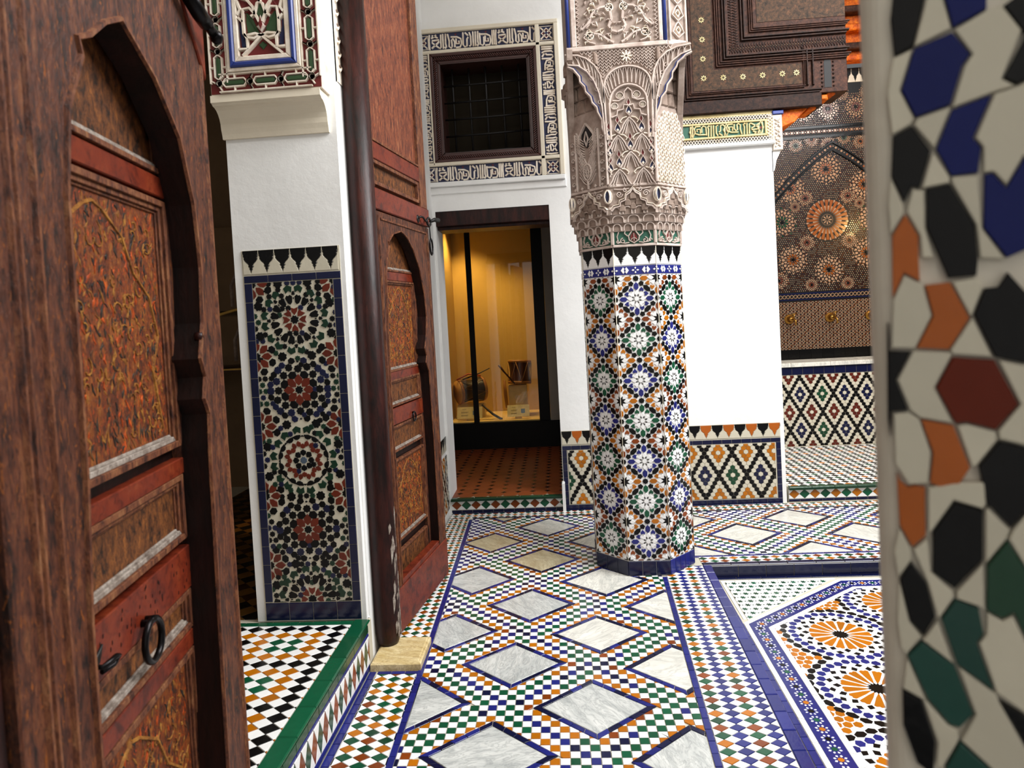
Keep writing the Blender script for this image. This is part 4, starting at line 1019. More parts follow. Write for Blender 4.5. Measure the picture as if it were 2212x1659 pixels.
# painted leaf panel inside the blue frame
ip = MB(); ip.box(FK, (-1.28, -1.04), (2.609, 3.4), (0, 0.008), 'paint_red'); ip.build('leaf_ground', pil)
cxx = -1.16; tr = MB(); lf = MB(); W_ = 0.017
frame_strip(tr, FK, -1.28, -1.04, 2.609, 3.6, 0.022, 0.006, 0.024, 'stucco_pale', .004)
def mir(pts): return [(2*cxx-x, z) for x, z in pts]
for st in ([(-1.245, 2.632), (-1.20, 2.672), (-1.162, 2.708), (-1.135, 2.72), (-1.10, 2.715)], [(-1.235, 2.72), (-1.236, 2.78), (-1.232, 2.822), (-1.205, 2.825), (-1.18, 2.795), (-1.166, 2.765)],
           [(-1.25, 2.875), (-1.215, 2.86), (-1.19, 2.828), (-1.182, 2.80), (-1.20, 2.79)], [(-1.235, 2.72), (-1.215, 2.705), (-1.19, 2.70), (-1.16, 2.715)], [(-1.258, 2.66), (-1.222, 2.66), (-1.222, 2.70), (-1.232, 2.72)],
           [(-1.185, 2.795), (-1.17, 2.842), (-1.16, 2.846)], [(-1.16, 2.846), (-1.16, 2.885), (-1.196, 2.885), (-1.196, 2.93)], [(-1.258, 2.80), (-1.245, 2.82), (-1.258, 2.86)], [(-1.236, 2.77), (-1.255, 2.79)]):
    for q in (st, mir(st)): tr.ribbon(FK, q, .013, .006, .024, 'stucco_pale', taper=.7)
def leaf(pts, mat, vein=True):
    for q in (pts, mir(pts)):
        c = centroid(q); lf.prism(FK, q, .006, .014, mat, .004)
        if vein:
            z0v = min(p[1] for p in q); bx = cxx
            for p in q[::2]: lf.ribbon(FK, [(c[0]*.3+q[0][0]*.7, c[1]*.3+q[0][1]*.7), (p[0]*.9+c[0]*.1, p[1]*.9+c[1]*.1)], .003, .013, .017, mat)
leaf([(-1.17, 2.722), (-1.19, 2.712), (-1.222, 2.725), (-1.226, 2.775), (-1.222, 2.812), (-1.198, 2.79), (-1.185, 2.755)], 'paint_green')
leaf([(-1.248, 2.668), (-1.228, 2.672), (-1.234, 2.71), (-1.246, 2.745), (-1.252, 2.775), (-1.256, 2.74)], 'paint_navy')
leaf([(-1.248, 2.80), (-1.226, 2.84), (-1.21, 2.86), (-1.202, 2.84), (-1.204, 2.81), (-1.222, 2.825), (-1.24, 2.79)], 'paint_red')
leaf([(-1.254, 2.87), (-1.235, 2.885), (-1.23, 2.91), (-1.25, 2.925)], 'paint_green')
top = [(-1.16, 2.785), (-1.18, 2.80), (-1.188, 2.825), (-1.176, 2.845), (-1.16, 2.85), (-1.144, 2.845), (-1.132, 2.825), (-1.14, 2.80)]
lf.prism(FK, top, .006, .014, 'paint_green', .004); lf.prism(FK, [(-1.16, 2.69), (-1.178, 2.675), (-1.16, 2.655), (-1.142, 2.675)], .006, .014, 'paint_green', .004)
lf.prism(FK, [(-1.16, 2.725), (-1.18, 2.748), (-1.172, 2.752), (-1.16, 2.795), (-1.148, 2.752), (-1.14, 2.748)], .006, .022, 'stucco', .004); lf.prism(FK, [(-1.16, 2.735), (-1.168, 2.755), (-1.16, 2.782), (-1.152, 2.755)], .02, .025, 'paint_red')
lf.prism(FK, [(-1.192, 2.892), (-1.165, 2.892), (-1.165, 2.93), (-1.192, 2.93)], .006, .012, 'paint_navy', .002); lf.prism(FK, mir([(-1.192, 2.892), (-1.165, 2.892), (-1.165, 2.93), (-1.192, 2.93)]), .006, .012, 'paint_navy', .002)
tr.build('leaf_tracery', pil); lf.build('painted_leaf', pil)
# carved lace on the pillar's courtyard side
sd = MB(); FSd = Frame((-0.8995, 0, 0), Y, Z, X); sd.box(FSd, (YP+.03, YP+.15), (2.55, 4.2), (-.03, .004), 'stucco_pale')
for k in range(14):
    z = 2.6+k*0.06
    sd.ribbon(FSd, [(YP+.05, z), (YP+.09, z+.03), (YP+.13, z)], .012, .004, .012, 'stucco_pale'); sd.ribbon(FSd, [(YP+.06, z+.03), (YP+.09, z+.01), (YP+.12, z+.035)], .01, .004, .01, 'stucco_brown')
sd.build('side_lace', pil)

ring = _ring
# ------------------------------------------------------------------ octagonal column with star mosaic and carved capital
CX, CY, AP = 0.4395, 4.021, 0.281
colm = thing('column', 'octagonal column clad in star mosaic under a carved stucco capital', 'column', (CX, CY, 0))
def octo(ap): r = ap/math.cos(PI/8); return [(CX+r*math.cos(PI/8+k*PI/4), CY+r*math.sin(PI/8+k*PI/4)) for k in range(8)]
mb = MB(); mb.prism(WF, octo(AP-0.004), -0.02, 1.93, 'white_glaze'); mb.build('shaft', colm)
def face(th, ap):
    n = Vector((math.cos(th), math.sin(th), 0)); u = Vector((-n.y, n.x, 0))
    return Frame(Vector((CX, CY, 0))+n*ap, u, Z, n)
FACES = {'front': -PI/2, 'left': -3*PI/4, 'right': -PI/4, 'far_left': PI, 'far_right': 0.0}
HW = AP*math.tan(PI/8)          # half a face
UU, UV = HW, 0.11325
def half_ring(c, main, petal='white_glaze', centre='white_glaze', dark='black_glaze'):
    """rosette: star, eight petals, four long hexagons on the axes, eight arrowheads; c in lattice units"""
    o = []; R = lambda pts, k: [(c[0]+x*math.cos(k*PI/2)-y*math.sin(k*PI/2), c[1]+x*math.sin(k*PI/2)+y*math.cos(k*PI/2)) for x, y in pts]
    if centre == 'white_glaze':
        o.append((star(c, 8, .135, .10, 0), centre))
        for k in range(8):
            a = PI/8+k*PI/4; o.append(([(c[0]+.11*math.cos(a), c[1]+.11*math.sin(a)), (c[0]+.235*math.cos(a-.13), c[1]+.235*math.sin(a-.13)), (c[0]+.215*math.cos(a), c[1]+.215*math.sin(a)), (c[0]+.235*math.cos(a+.13), c[1]+.235*math.sin(a+.13))], dark))
    else: o.append((star(c, 8, .25, .125, PI/8), centre))
    pet = [(.145, 0), (.26, .10), (.335, .088), (.43, 0), (.335, -.088), (.26, -.10)]
    petd = [(.15, 0), (.26, .10), (.40, .10), (.37, 0), (.40, -.10), (.26, -.10)]
    for k in range(4):
        o.append((R(pet, k), petal)); o.append(([(c[0]+x*math.cos(k*PI/2+PI/4)-y*math.sin(k*PI/2+PI/4), c[1]+x*math.sin(k*PI/2+PI/4)+y*math.cos(k*PI/2+PI/4)) for x, y in petd], petal))
        o.append((R([(.44, 0), (.535, .10), (.70, .10), (.80, 0), (.70, -.10), (.535, -.10)], k), main))
        ar = [(.57, .243), (.455, .145), (.365, .155), (.395, .235), (.355, .315), (.455, .345)]
        o.append((R(ar, k), main)); o.append((R([(y, x) for x, y in ar], k), main))
    return o
def column_face(th, first):
    F = face(th, AP-0.004); it = []
    S = lambda p: [(x*UU, 1.553+y*UV) for x, y in p]
    for k in range(-1, 8):
        a = (0.0, -2.0*k); mcol = ['blue_glaze', 'green_glaze'][(k+first) % 2]
        it += half_ring(a, mcol)
        for sx in (-1, 1): it += half_ring((sx*1.0, -2.0*k-1.0), 'rust_glaze' if (k+first) % 3 == 0 else 'ochre_glaze', centre='black_glaze')
        it.append((star((0, -2.0*k-1), 8, .135, .105, 0), 'black_glaze'))
        for sx in (-1, 1): it.append((star((sx, -2.0*k), 8, .135, .105, 0), 'black_glaze'))
        for sx in (-1, 1):
            for sy in (-1, 1):
                for (qx, qy) in ((sx*.245, -2.0*k-1+sy*.255), (sx*(1-.245), -2.0*k+sy*.255)):
                    it.append((star((qx, qy), 5, .125, .098, math.atan2(sy, sx if abs(qx) < .5 else -sx)), 'black_glaze'))
                c = (sx*.5, -2.0*k+sy*.5); dx, dy = -sx*sy, 1.0; l = math.hypot(dx, dy); ux, uy = -sy*sx/l, 1/l
                ux, uy = (-0.7071*sx*sy, 0.7071); nx, ny = -uy, ux
                P = lambda a_, b_: (c[0]+ux*a_+nx*b_, c[1]+uy*a_+ny*b_)
                it.append(([P(-.205, 0), P(-.09, .10), P(.09, .10), P(.205, 0), P(.09, -.10), P(-.09, -.10)], 'black_glaze'))
    reg = rect(-HW+.001, HW-.001, 0.088, 1.684)
    out = []
    for p, m in it:
        if m not in ('white_glaze',): c = centroid(p); p = [(c[0]+(x-c[0])*1.14, c[1]+(y-c[1])*1.14) for x, y in p]
        q = clip_poly(clean(S(p)), reg)
        if q: out.append((q, m))
    return F, out
allp = []
for nm, first in (('front', 0), ('left', 1), ('right', 1), ('far_left', 0), ('far_right', 0)):
    F, it = column_face(FACES[nm], first)
    tiles(colm, F, it, 'mosaic_piece', h=0.004, gap=0.0006, bev=0.0007, limit=300 if nm == 'front' else 0 if nm.startswith('far') else 160)
    n = 2 if nm == 'front' else 3
    b = [(p, 'navy_glaze' if nm != 'right' else 'blue_glaze') for p, m in bricks(-HW, HW, 0.002, 0.084, 'x', 0.085 if nm != 'right' else 0.045, 'x')]
    tiles(colm, face(FACES[nm], AP-0.003), b, 'base_tile', h=0.006, bev=0.002)
    band = []
    F2 = face(FACES[nm], AP-0.004); gb = MB(); gb.box(F2, (-HW, HW), (1.689, 1.736), (0, 0.003), 'blue_glaze'); gb.build('blue_band', colm)
    for k in range(5):
        c = (-HW+(k+0.0)*HW/2, 1.7125); w_ = 0.021
        if k % 2 == 0:
            for m in range(4):
                a = m*PI/2; band.append(([(c[0]+.004*math.cos(a), c[1]+.004*math.sin(a)), (c[0]+.014*math.cos(a-.45), c[1]+.014*math.sin(a-.45)), (c[0]+.022*math.cos(a), c[1]+.019*math.sin(a)), (c[0]+.014*math.cos(a+.45), c[1]+.014*math.sin(a+.45))], 'white_glaze'))
        else:
            for sg in (-1, 1): band.append(([(c[0]+sg*.005, 1.7125), (c[0]+sg*.001, 1.7215), (c[0]+sg*.009, 1.732), (c[0]+sg*.023, 1.7125), (c[0]+sg*.009, 1.693), (c[0]+sg*.001, 1.7035)], 'white_glaze'))
    reg = rect(-HW, HW, 1.69, 1.735)
    tiles(colm, F2.at(0, 0, 0.002), [(q, m) for q, m in [(clip_poly(clean(p), reg), m) for p, m in band] if q], 'flower_piece', gap=0.0004)
    tiles(colm, F2, merlons(-HW+.001, HW-.001, 1.740, 1.842, 3, 'black_glaze', 'white_glaze'), 'merlon_tile')
# rounded ochre edging along the arrises
for k in range(5):
    th = -PI/2+(k-2)*PI/4+PI/8 if k < 4 else None
    if th is None: break
    mb = MB(); r = AP/math.cos(PI/8)+0.0005
    mb.tube([(CX+r*math.cos(th), CY+r*math.sin(th), 0.085), (CX+r*math.cos(th), CY+r*math.sin(th), 1.84)], 0.0022, 'cream_glaze', 6); mb.build('edge_joint', colm)
# ---- capital
cap = MB()
def frust(z0, a0, z1, a1, mat):
    p, q = octo(a0), octo(a1); v = [(x, y, z0) for x, y in p]+[(x, y, z1) for x, y in q]
    cap.add(v, [(i, (i+1) % 8, 8+(i+1) % 8, 8+i) for i in range(8)]+[tuple(range(8, 16)), tuple(range(7, -1, -1))], mat)
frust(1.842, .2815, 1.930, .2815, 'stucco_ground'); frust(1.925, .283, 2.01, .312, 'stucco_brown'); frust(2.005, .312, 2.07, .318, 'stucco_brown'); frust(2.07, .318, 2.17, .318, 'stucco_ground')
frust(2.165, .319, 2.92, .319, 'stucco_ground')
cap.build('capital_core', colm)
rb = MB(); gn = MB(); rd = MB(); cells = MB(); bl_ = MB()
def arcpts(cx, cz, rx, rz, a0, a1, n=12): return [(cx+rx*math.cos(a0+(a1-a0)*k/n), cz+rz*math.sin(a0+(a1-a0)*k/n)) for k in range(n+1)]
def spiral(F, c, r, turns, a0, sg, w=0.007, h=0.012, mat='stucco'):
    n = int(14*turns); rb.ribbon(F, [(c[0]+r*(1-k/n*.85)*math.cos(a0+sg*2*PI*turns*k/n), c[1]+r*(1-k/n*.85)*math.sin(a0+sg*2*PI*turns*k/n)) for k in range(n+1)], w, 0, h, mat)
for nm in ('front', 'left', 'right', 'far_left', 'far_right'):
    th = FACES[nm]
    # foot band with painted leaf
    F = face(th, .2815); h = .2815*math.tan(PI/8)
    rb.box(F, (-h, h), (1.842, 1.856), (0, .008), 'stucco', .002)
    for s in (-1, 1): rb.box(F, (s*h-.009, s*h+.009), (1.856, 1.93), (0, .008), 'stucco', .002)
    gn.box(F, (-h+.009, h-.009), (1.857, 1.95), (0, .002), 'paint_teal')
    rb.ribbon(F, [(0, 1.862), (-.026, 1.878), (-.030, 1.90), (-.012, 1.925), (0, 1.955), (.012, 1.925), (.030, 1.90), (.026, 1.878)], .009, 0, .012, 'stucco', True)
    rd.prism(F, [(0, 1.868), (-.020, 1.885), (-.018, 1.903), (0, 1.925), (.018, 1.903), (.020, 1.885)], 0, .005, 'paint_red')
    rb.ribbon(F, [(-.016, 1.88), (0, 1.893), (.016, 1.88)], .005, .004, .011, 'stucco'); rb.ribbon(F, [(0, 1.872), (0, 1.915)], .005, .004, .011, 'stucco')
    for s in (-1, 1):
        spiral(F, (s*.06, 1.875), .016, 1.2, PI/2, -s); rb.ribbon(F, [(s*.026, 1.866), (s*.05, 1.862), (s*.085, 1.868), (s*.092, 1.90), (s*.082, 1.925)], .008, 0, .011, 'stucco'); spiral(F, (s*.088, 1.873), .011, 1, 0, s)
        rb.ribbon(F, [(s*.033, 1.90), (s*.05, 1.915), (s*.045, 1.94)], .008, 0, .011, 'stucco')
    # muqarnas cells in three rising tiers; brown arches stand for the hollows' shade
    for (z0, ap, hgt, n, off) in ((1.928, .290, .046, 4, 0), (1.972, .303, .046, 3, 0), (2.016, .315, .048, 4, 0)):
        F = face(th, ap); h = ap*math.tan(PI/8); w = 2*h/n
        rb.box(F, (-h, h), (z0, z0+hgt), (-.03, .002), 'stucco')
        for k in range(n):
            c = -h+(k+.5)*w; a = w*.36
            poly = [(c-a, z0+.002)]+[(c+a*math.cos(t), z0+hgt*.42+hgt*.46*math.sin(t)) for t in [PI-PI*q/8 for q in range(9)]]+[(c+a, z0+.002)]
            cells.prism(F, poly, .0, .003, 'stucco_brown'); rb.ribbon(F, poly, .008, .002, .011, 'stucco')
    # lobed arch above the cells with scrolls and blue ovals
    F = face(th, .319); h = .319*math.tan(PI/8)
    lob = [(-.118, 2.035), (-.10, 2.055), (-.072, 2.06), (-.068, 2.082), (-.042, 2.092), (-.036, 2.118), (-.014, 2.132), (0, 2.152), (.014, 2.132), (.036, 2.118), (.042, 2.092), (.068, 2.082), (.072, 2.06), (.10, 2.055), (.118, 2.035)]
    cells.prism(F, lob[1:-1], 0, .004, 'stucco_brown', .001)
    for (cx_, cz_, r_) in ((0, 2.115, .018), (-.03, 2.08, .018), (.03, 2.08, .018), (-.06, 2.05, .018), (0, 2.06, .016), (.06, 2.05, .018)):
        cells.prism(F, [(cx_-r_, cz_-.02)]+arcpts(cx_, cz_, r_, r_, PI, 0, 7)+[(cx_+r_, cz_-.02)], .003, .011, 'stucco_brown', .004)
    rb.ribbon(F, lob, .011, 0, .016, 'stucco'); rb.ribbon(F, [(x*1.08, z+.010) for x, z in lob], .006, 0, .013, 'stucco_pale')
    for s in (-1, 1):
        spiral(F, (s*.072, 2.125), .018, 1.5, 0, s); spiral(F, (s*.04, 2.146), .012, 1.2, PI/2, -s); rb.ribbon(F, [(s*.02, 2.155), (s*.06, 2.150), (s*.10, 2.155)], .007, 0, .011, 'stucco')
        ov = [(s*h+.020*math.cos(t), 2.115+.036*math.sin(t)) for t in [2*PI*q/12 for q in range(12)]]
        bl_.prism(F, ov, -.004, .006, 'paint_navy'); rb.ribbon(F, ov, .008, .002, .013, 'stucco_pale', True)
        rb.ribbon(F, [(s*h-.010*s, 2.10), (s*h-.004*s, 2.118), (s*h-.012*s, 2.13)], .006, .004, .011, 'stucco_pale')
    rb.box(F, (-h, h), (2.166, 2.180), (-.004, .008), 'stucco', .002)
# ---- front of the capital: ogee leaves, arches, net
FF_ = face(-PI/2, .321); 
HF = .319*math.tan(PI/8)
def ogee(F, x, z, k, mats, big=True):
    for s_, wd in ((1.0, .011), (.68, .008), (.40, .007)):
        for sg in (-1, 1):
            rb.ribbon(F, [(x, z-.003-(1-s_)*.02), (x+sg*.018*s_*k, z-.02*k-(1-s_)*.02), (x+sg*.034*s_*k, z-.042*k-(1-s_)*.015), (x+sg*.042*s_*k, z-.062*k), (x+sg*.060*s_*k, z-.088*k)], wd, 0, .012+.004*(s_ == 1), 'stucco', taper=.5)
    for sg in (-1, 1): rb.ribbon(F, [(x+sg*.012, z+.002), (x+sg*.034, z-.004), (x+sg*.05, z-.02), (x+sg*.042, z-.03)], .007, 0, .013, 'stucco_pale')
def bud(F, x, z):
    gn.prism(F, [(x, z), (x-.014, z+.016), (x-.010, z+.028), (x, z+.046), (x+.010, z+.028), (x+.014, z+.016)], 0, .006, 'paint_navy')
    rb.ribbon(F, [(x, z-.004), (x-.016, z+.014), (x-.012, z+.03), (x, z+.05), (x+.012, z+.03), (x+.016, z+.014)], .006, 0, .015, 'stucco', True)
    rb.prism(F, [(x, z+.002), (x-.008, z+.014), (x, z+.022), (x+.008, z+.014)], 0, .013, 'stucco_pale', .003)
    rd.prism(F, [(x, z+.050), (x-.008, z+.066), (x, z+.088), (x+.008, z+.066)], 0, .006, 'paint_red')
    rb.ribbon(F, [(x, z+.048), (x-.010, z+.066), (x, z+.092), (x+.010, z+.066)], .005, 0, .013, 'stucco', True)
for r in range(4):
    z = 2.262+r*.092
    xs = (-.064, .064) if r % 2 == 0 else (-.128, 0, .128)
    for x in xs:
        if abs(x) > .1:
            continue
        ogee(FF_, x, z, 1.0, None)
        if r < 4: bud(FF_, x, z+.012)
for sg in (-1, 1):
    rb.box(FF_, (sg*HF-.006, sg*HF+.006), (2.18, 2.52), (0, .014), 'stucco', .003)
    for z in (2.28, 2.37, 2.46): rb.ribbon(FF_, [(sg*.122, z), (sg*.108, z-.03), (sg*.116, z-.06)], .008, 0, .012, 'stucco'); bud(FF_, sg*.112, z-.035)
# plate that spreads from the octagon to the square block
plate = MB()
PL = [(-.314, 2.915), (-.314, 2.83), (-.272, 2.80), (-.250, 2.745), (-.222, 2.69), (-.19, 2.63), (-.162, 2.575), (-.142, 2.49), (-.134, 2.40), (-.134, 2.18), (.134, 2.18), (.134, 2.40), (.142, 2.49), (.168, 2.60), (.20, 2.66), (.235, 2.73), (.262, 2.79), (.295, 2.83), (.345, 2.86), (.345, 2.915)]
for th in (-PI/2, PI, 0.0, PI/2): plate.prism(face(th, .318), PL, -.03, .0025, 'stucco_ground', .002)
plate.build('capital_face', colm)
FP_ = face(-PI/2, .3205)
def inside(p, poly):
    c = False; n = len(poly)
    for i in range(n):
        (x0, z0), (x1, z1) = poly[i], poly[i-1]
        if (z0 > p[1]) != (z1 > p[1]) and p[0] < (x1-x0)*(p[1]-z0)/(z1-z0)+x0: c = not c
    return c
edgeL = [(-.314, 2.83), (-.272, 2.80), (-.250, 2.745), (-.222, 2.69), (-.19, 2.63), (-.162, 2.575), (-.142, 2.49), (-.134, 2.40)]
edgeR = [(.345, 2.86), (.295, 2.83), (.262, 2.79), (.235, 2.73), (.20, 2.66), (.168, 2.60), (.142, 2.49), (.134, 2.40)]
for e in (edgeL, edgeR):
    sc = []
    for i in range(len(e)-1):
        for k in range(2):
            t = k/2; sc.append((e[i][0]+(e[i+1][0]-e[i][0])*t, e[i][1]+(e[i+1][1]-e[i][1])*t))
    sc = [(x+(.006 if i % 2 else -.004)*(1 if e is edgeL else -1), z) for i, (x, z) in enumerate(sc)]
    rb.ribbon(FP_, sc, .012, -.004, .014, 'stucco'); bl_.ribbon(FP_, [(x+(.010 if e is edgeL else -.010), z) for x, z in sc], .005, .0, .012, 'paint_blue')
oC = [(-.132, 2.62), (-.128, 2.70)]+arcpts(0, 2.715, .124, .095, PI*.97, .03, 14)+[(.128, 2.70), (.132, 2.62)]
iC = [(-.102, 2.42), (-.102, 2.615)]+arcpts(0, 2.62, .10, .092, PI, 0, 14)+[(.102, 2.615), (.102, 2.42)]
oL = [(-.330, 2.892)]+[(-.26, 2.885), (-.215, 2.865), (-.172, 2.825), (-.145, 2.775), (-.132, 2.71), (-.128, 2.62), (-.122, 2.42)]
iL = [(-.318, 2.838), (-.26, 2.83), (-.215, 2.795), (-.178, 2.74), (-.155, 2.675), (-.142, 2.60), (-.134, 2.45)]
oR = [(.345, 2.90), (.27, 2.89), (.215, 2.868), (.172, 2.83), (.145, 2.78), (.132, 2.71), (.128, 2.62), (.122, 2.42)]
iR = [(.345, 2.868), (.29, 2.85), (.24, 2.815), (.20, 2.765), (.17, 2.70), (.15, 2.62), (.136, 2.45)]
for pth, wd in ((oC, .015), (iC, .015), (oL, .014), (iL, .013), (oR, .014), (iR, .013)): rb.ribbon(FP_, pth, wd, 0, .018, 'stucco', taper=.5)
def flutes(o, i, n):
    def sample(p, t):
        L = [math.dist(p[k], p[k+1]) for k in range(len(p)-1)]; s = t*sum(L)
        for k in range(len(L)):
            if s <= L[k] or k == len(L)-1: f = s/L[k]; return (p[k][0]+(p[k+1][0]-p[k][0])*f, p[k][1]+(p[k+1][1]-p[k][1])*f)
            s -= L[k]
    for k in range(n):
        t0, t1 = (k+.08)/n, (k+.92)/n; tm = (t0+t1)/2
        a, b, c, d = sample(o, t0), sample(o, t1), sample(i, t0), sample(i, t1)
        mx = lambda p, q, f: (p[0]+(q[0]-p[0])*f, p[1]+(q[1]-p[1])*f)
        rb.ribbon(FP_, [mx(c, a, .12), mx(c, a, .6), mx(mx(c, a, .92), mx(d, b, .92), .25), mx(mx(c, a, .92), mx(d, b, .92), .75), mx(d, b, .6), mx(d, b, .12)], .005, 0, .013, 'stucco')
flutes(oC[1:-1], iC[2:-2], 14); flutes(oL[:-1], iL, 13); flutes(oR[:-1], iR, 13)
net = MB()
ts = .0215
for i in range(-18, 18):
    for j in range(0, 18):
        x, z = i*ts, 2.66+j*ts*.75*.7
        z = 2.64+j*.0165
        ok = lambda p: z < 2.91 and inside(p, [(-.30, 2.905), (-.26, 2.89), (-.215, 2.872), (-.172, 2.835), (-.145, 2.785), (-.134, 2.74), (-.11, 2.785), (-.06, 2.812), (0, 2.82), (.06, 2.812), (.11, 2.785), (.134, 2.74), (.145, 2.785), (.172, 2.838), (.215, 2.875), (.27, 2.897), (.32, 2.907)])
        if ok((x, z)):
            if ok((x+ts/2, z+.0165)): net.ribbon(FP_, [(x, z), (x+ts/2, z+.0165)], .005, 0, .010, 'stucco')
            if ok((x-ts/2, z+.0165)): net.ribbon(FP_, [(x, z), (x-ts/2, z+.0165)], .005, 0, .010, 'stucco')
net.build('net_tracery', colm)
for m in range(8): rb.ribbon(FP_, [(0.0+.006*math.cos(m*PI/4), 2.862+.006*math.sin(m*PI/4)), (.030*math.cos(m*PI/4), 2.862+.030*math.sin(m*PI/4))], .012, 0, .016, 'stucco_pale')
for sg in (-1, 1):
    for (x, z, r) in ((.045, 2.655, .02), (.075, 2.60, .018)):
        ov = arcpts(sg*x, z, r, r*.9, 0, 2*PI*11/12, 11); rb.ribbon(FP_, ov, .007, 0, .014, 'stucco', True)
        for q in (-1, 0, 1): rb.ribbon(FP_, [(sg*x+q*.008-.008, z-.012), (sg*x+q*.008+.008, z+.012)], .003, 0, .01, 'stucco_pale'); rb.ribbon(FP_, [(sg*x+q*.008+.008, z-.012), (sg*x+q*.008-.008, z+.012)], .003, 0, .01, 'stucco_pale')
    rb.ribbon(FP_, [(0, 2.695), (sg*.02, 2.675), (sg*.022, 2.64), (sg*.05, 2.628), (sg*.085, 2.63)], .009, 0, .014, 'stucco')
    rb.ribbon(FP_, [(0, 2.60), (sg*.025, 2.605), (sg*.03, 2.58), (sg*.06, 2.575), (sg*.065, 2.55), (sg*.095, 2.54)], .010, 0, .015, 'stucco')
    for (x, z) in ((.19, 2.76), (.165, 2.70), (.21, 2.80), (.152, 2.63)): spiral(FP_, (sg*x, z), .014, 1.3, 0, sg, .006, .011)
# corner hollows: stepped cells under the overhanging corners, then carved lower faces
for th, sg in ((-3*PI/4, -1), (-PI/4, 1), (3*PI/4, 1), (PI/4, 1)):
    for t in range(5):
        z0 = 2.53+t*.075; ap = .316+.011*t; F = face(th, ap); n = [3, 4, 3, 4, 3][t]; hw = .128
        for k in range(n):
            c = -hw+(k+.5)*2*hw/n; a = hw/n*.92
            cells.prism(F, [(c-a, z0)]+[(c+a*math.cos(q), z0+.045+.04*math.sin(q)) for q in [PI-PI*m/8 for m in range(9)]]+[(c+a, z0)], -.10, .0, 'stucco_brown', .006)
F = face(-3*PI/4, .320)
for k in range(9):
    z = 2.20+k*.014
    for sg in (-1, 1): rb.ribbon(F, [(0, z), (sg*.03, z+.02+.004*k), (sg*.06, z+.06+.008*k)], .006, 0, .010, 'stucco')
for k in range(8):
    z = 2.36+k*.014
    for sg in (-1, 1): rb.ribbon(F, [(sg*.02, z-.01), (sg*.05, z+.012), (sg*.075, z+.05)], .006, 0, .010, 'stucco')
rb.ribbon(F, arcpts(0, 2.275, .028, .045, -PI/2, PI*1.5, 14), .009, 0, .014, 'stucco'); bl_.prism(F, arcpts(0, 2.275, .022, .038, 0, 2*PI*13/14, 13), 0, .004, 'paint_black')
rb.ribbon(F, [(0, 2.18), (0, 2.23)], .012, 0, .014, 'stucco'); rb.ribbon(F, [(0, 2.24), (-.01, 2.275), (0, 2.31), (.01, 2.275)], .008, 0, .014, 'stucco', True)
rb.ribbon(F, [(-.05, 2.44), (-.055, 2.475), (-.03, 2.51), (0, 2.545), (.03, 2.51), (.055, 2.475), (.05, 2.44)], .010, 0, .014, 'stucco'); bl_.prism(F, [(-.04, 2.445), (-.035, 2.49), (0, 2.53), (.035, 2.49), (.04, 2.445), (0, 2.41)], 0, .004, 'paint_black'); rb.ribbon(F, [(0, 2.42), (-.014, 2.46), (0, 2.50), (.014, 2.46)], .008, 0, .012, 'stucco', True)
for sg in (-1, 1): rb.box(F, (sg*.085-.005, sg*.085+.005), (2.18, 2.50), (0, .012), 'stucco', .002); [spiral(F, (sg*.108, 2.22+k*.045), .014, 1.2, 0, 1, .006, .01) for k in range(6)]
for k in range(5): rb.prism(F, ngon((-.10+k*.05, 2.19), 4, .010, 0), 0, .010, 'stucco', .003)
F = face(-PI/4, .320)
for r in range(11):
    for c in range(7):
        x, z = -.118+c*.036+(.018 if r % 2 else 0), 2.195+r*.036
        if abs(x) > .122 or z > 2.50+.09*math.cos(x*12): continue
        rb.ribbon(F, [(x, z+.020), (x-.011, z+.004), (x-.009, z-.008), (x, z-.013), (x+.009, z-.008), (x+.011, z+.004)], .008, 0, .012, 'stucco_pale', True); bl_.prism(F, [(x, z+.008), (x-.004, z), (x, z-.005), (x+.004, z)], 0, .003, 'stucco_brown')
rb.box(F, (-HF-.006, -HF+.006), (2.18, 2.56), (0, .012), 'stucco', .002)
# ---- square block on top
blk = MB(); blk.box(WF, (.123, .662), (3.70, 4.345), (2.915, 4.3), 'stucco_ground'); blk.prism(WF, [(.662, 3.70), (.785, 3.76), (.785, 4.345), (.662, 4.345)], 2.915, 4.3, 'stucco_ground'); blk.build('capital_block', colm)
FB = wall_frame(3.70)
rb.box(FB, (.120, .662), (2.905, 2.930), (-.02, .016), 'stucco', .004); rb.box(FB, (.150, .178), (2.93, 3.6), (0, .014), 'stucco', .004); rb.box(FB, (.618, .640), (2.93, 3.6), (0, .014), 'stucco', .004)
bar = MB(); bar.tube([FB.pt(.134, 2.93, .004), FB.pt(.134, 3.6, .004)], .011, 'paint_blue'); bar.tube([FB.pt(.653, 2.92, .004), FB.pt(.653, 3.6, .004)], .011, 'paint_blue'); bar.build('blue_moulding', colm)
for k in range(30):
    z = 2.94+k*.022
    for x0_, x1_ in ((.180, .196), (.600, .616)): rb.ribbon(FB, [(x0_, z), (x1_, z+.011), (x0_, z+.022)], .006, 0, .009, 'stucco')
CM = .398
def sym(pts, w, mat='stucco'): rb.ribbon(FB, [(CM+x, z) for x, z in pts], w, 0, .016, mat, taper=.5); rb.ribbon(FB, [(CM-x, z) for x, z in pts], w, 0, .016, mat, taper=.5)
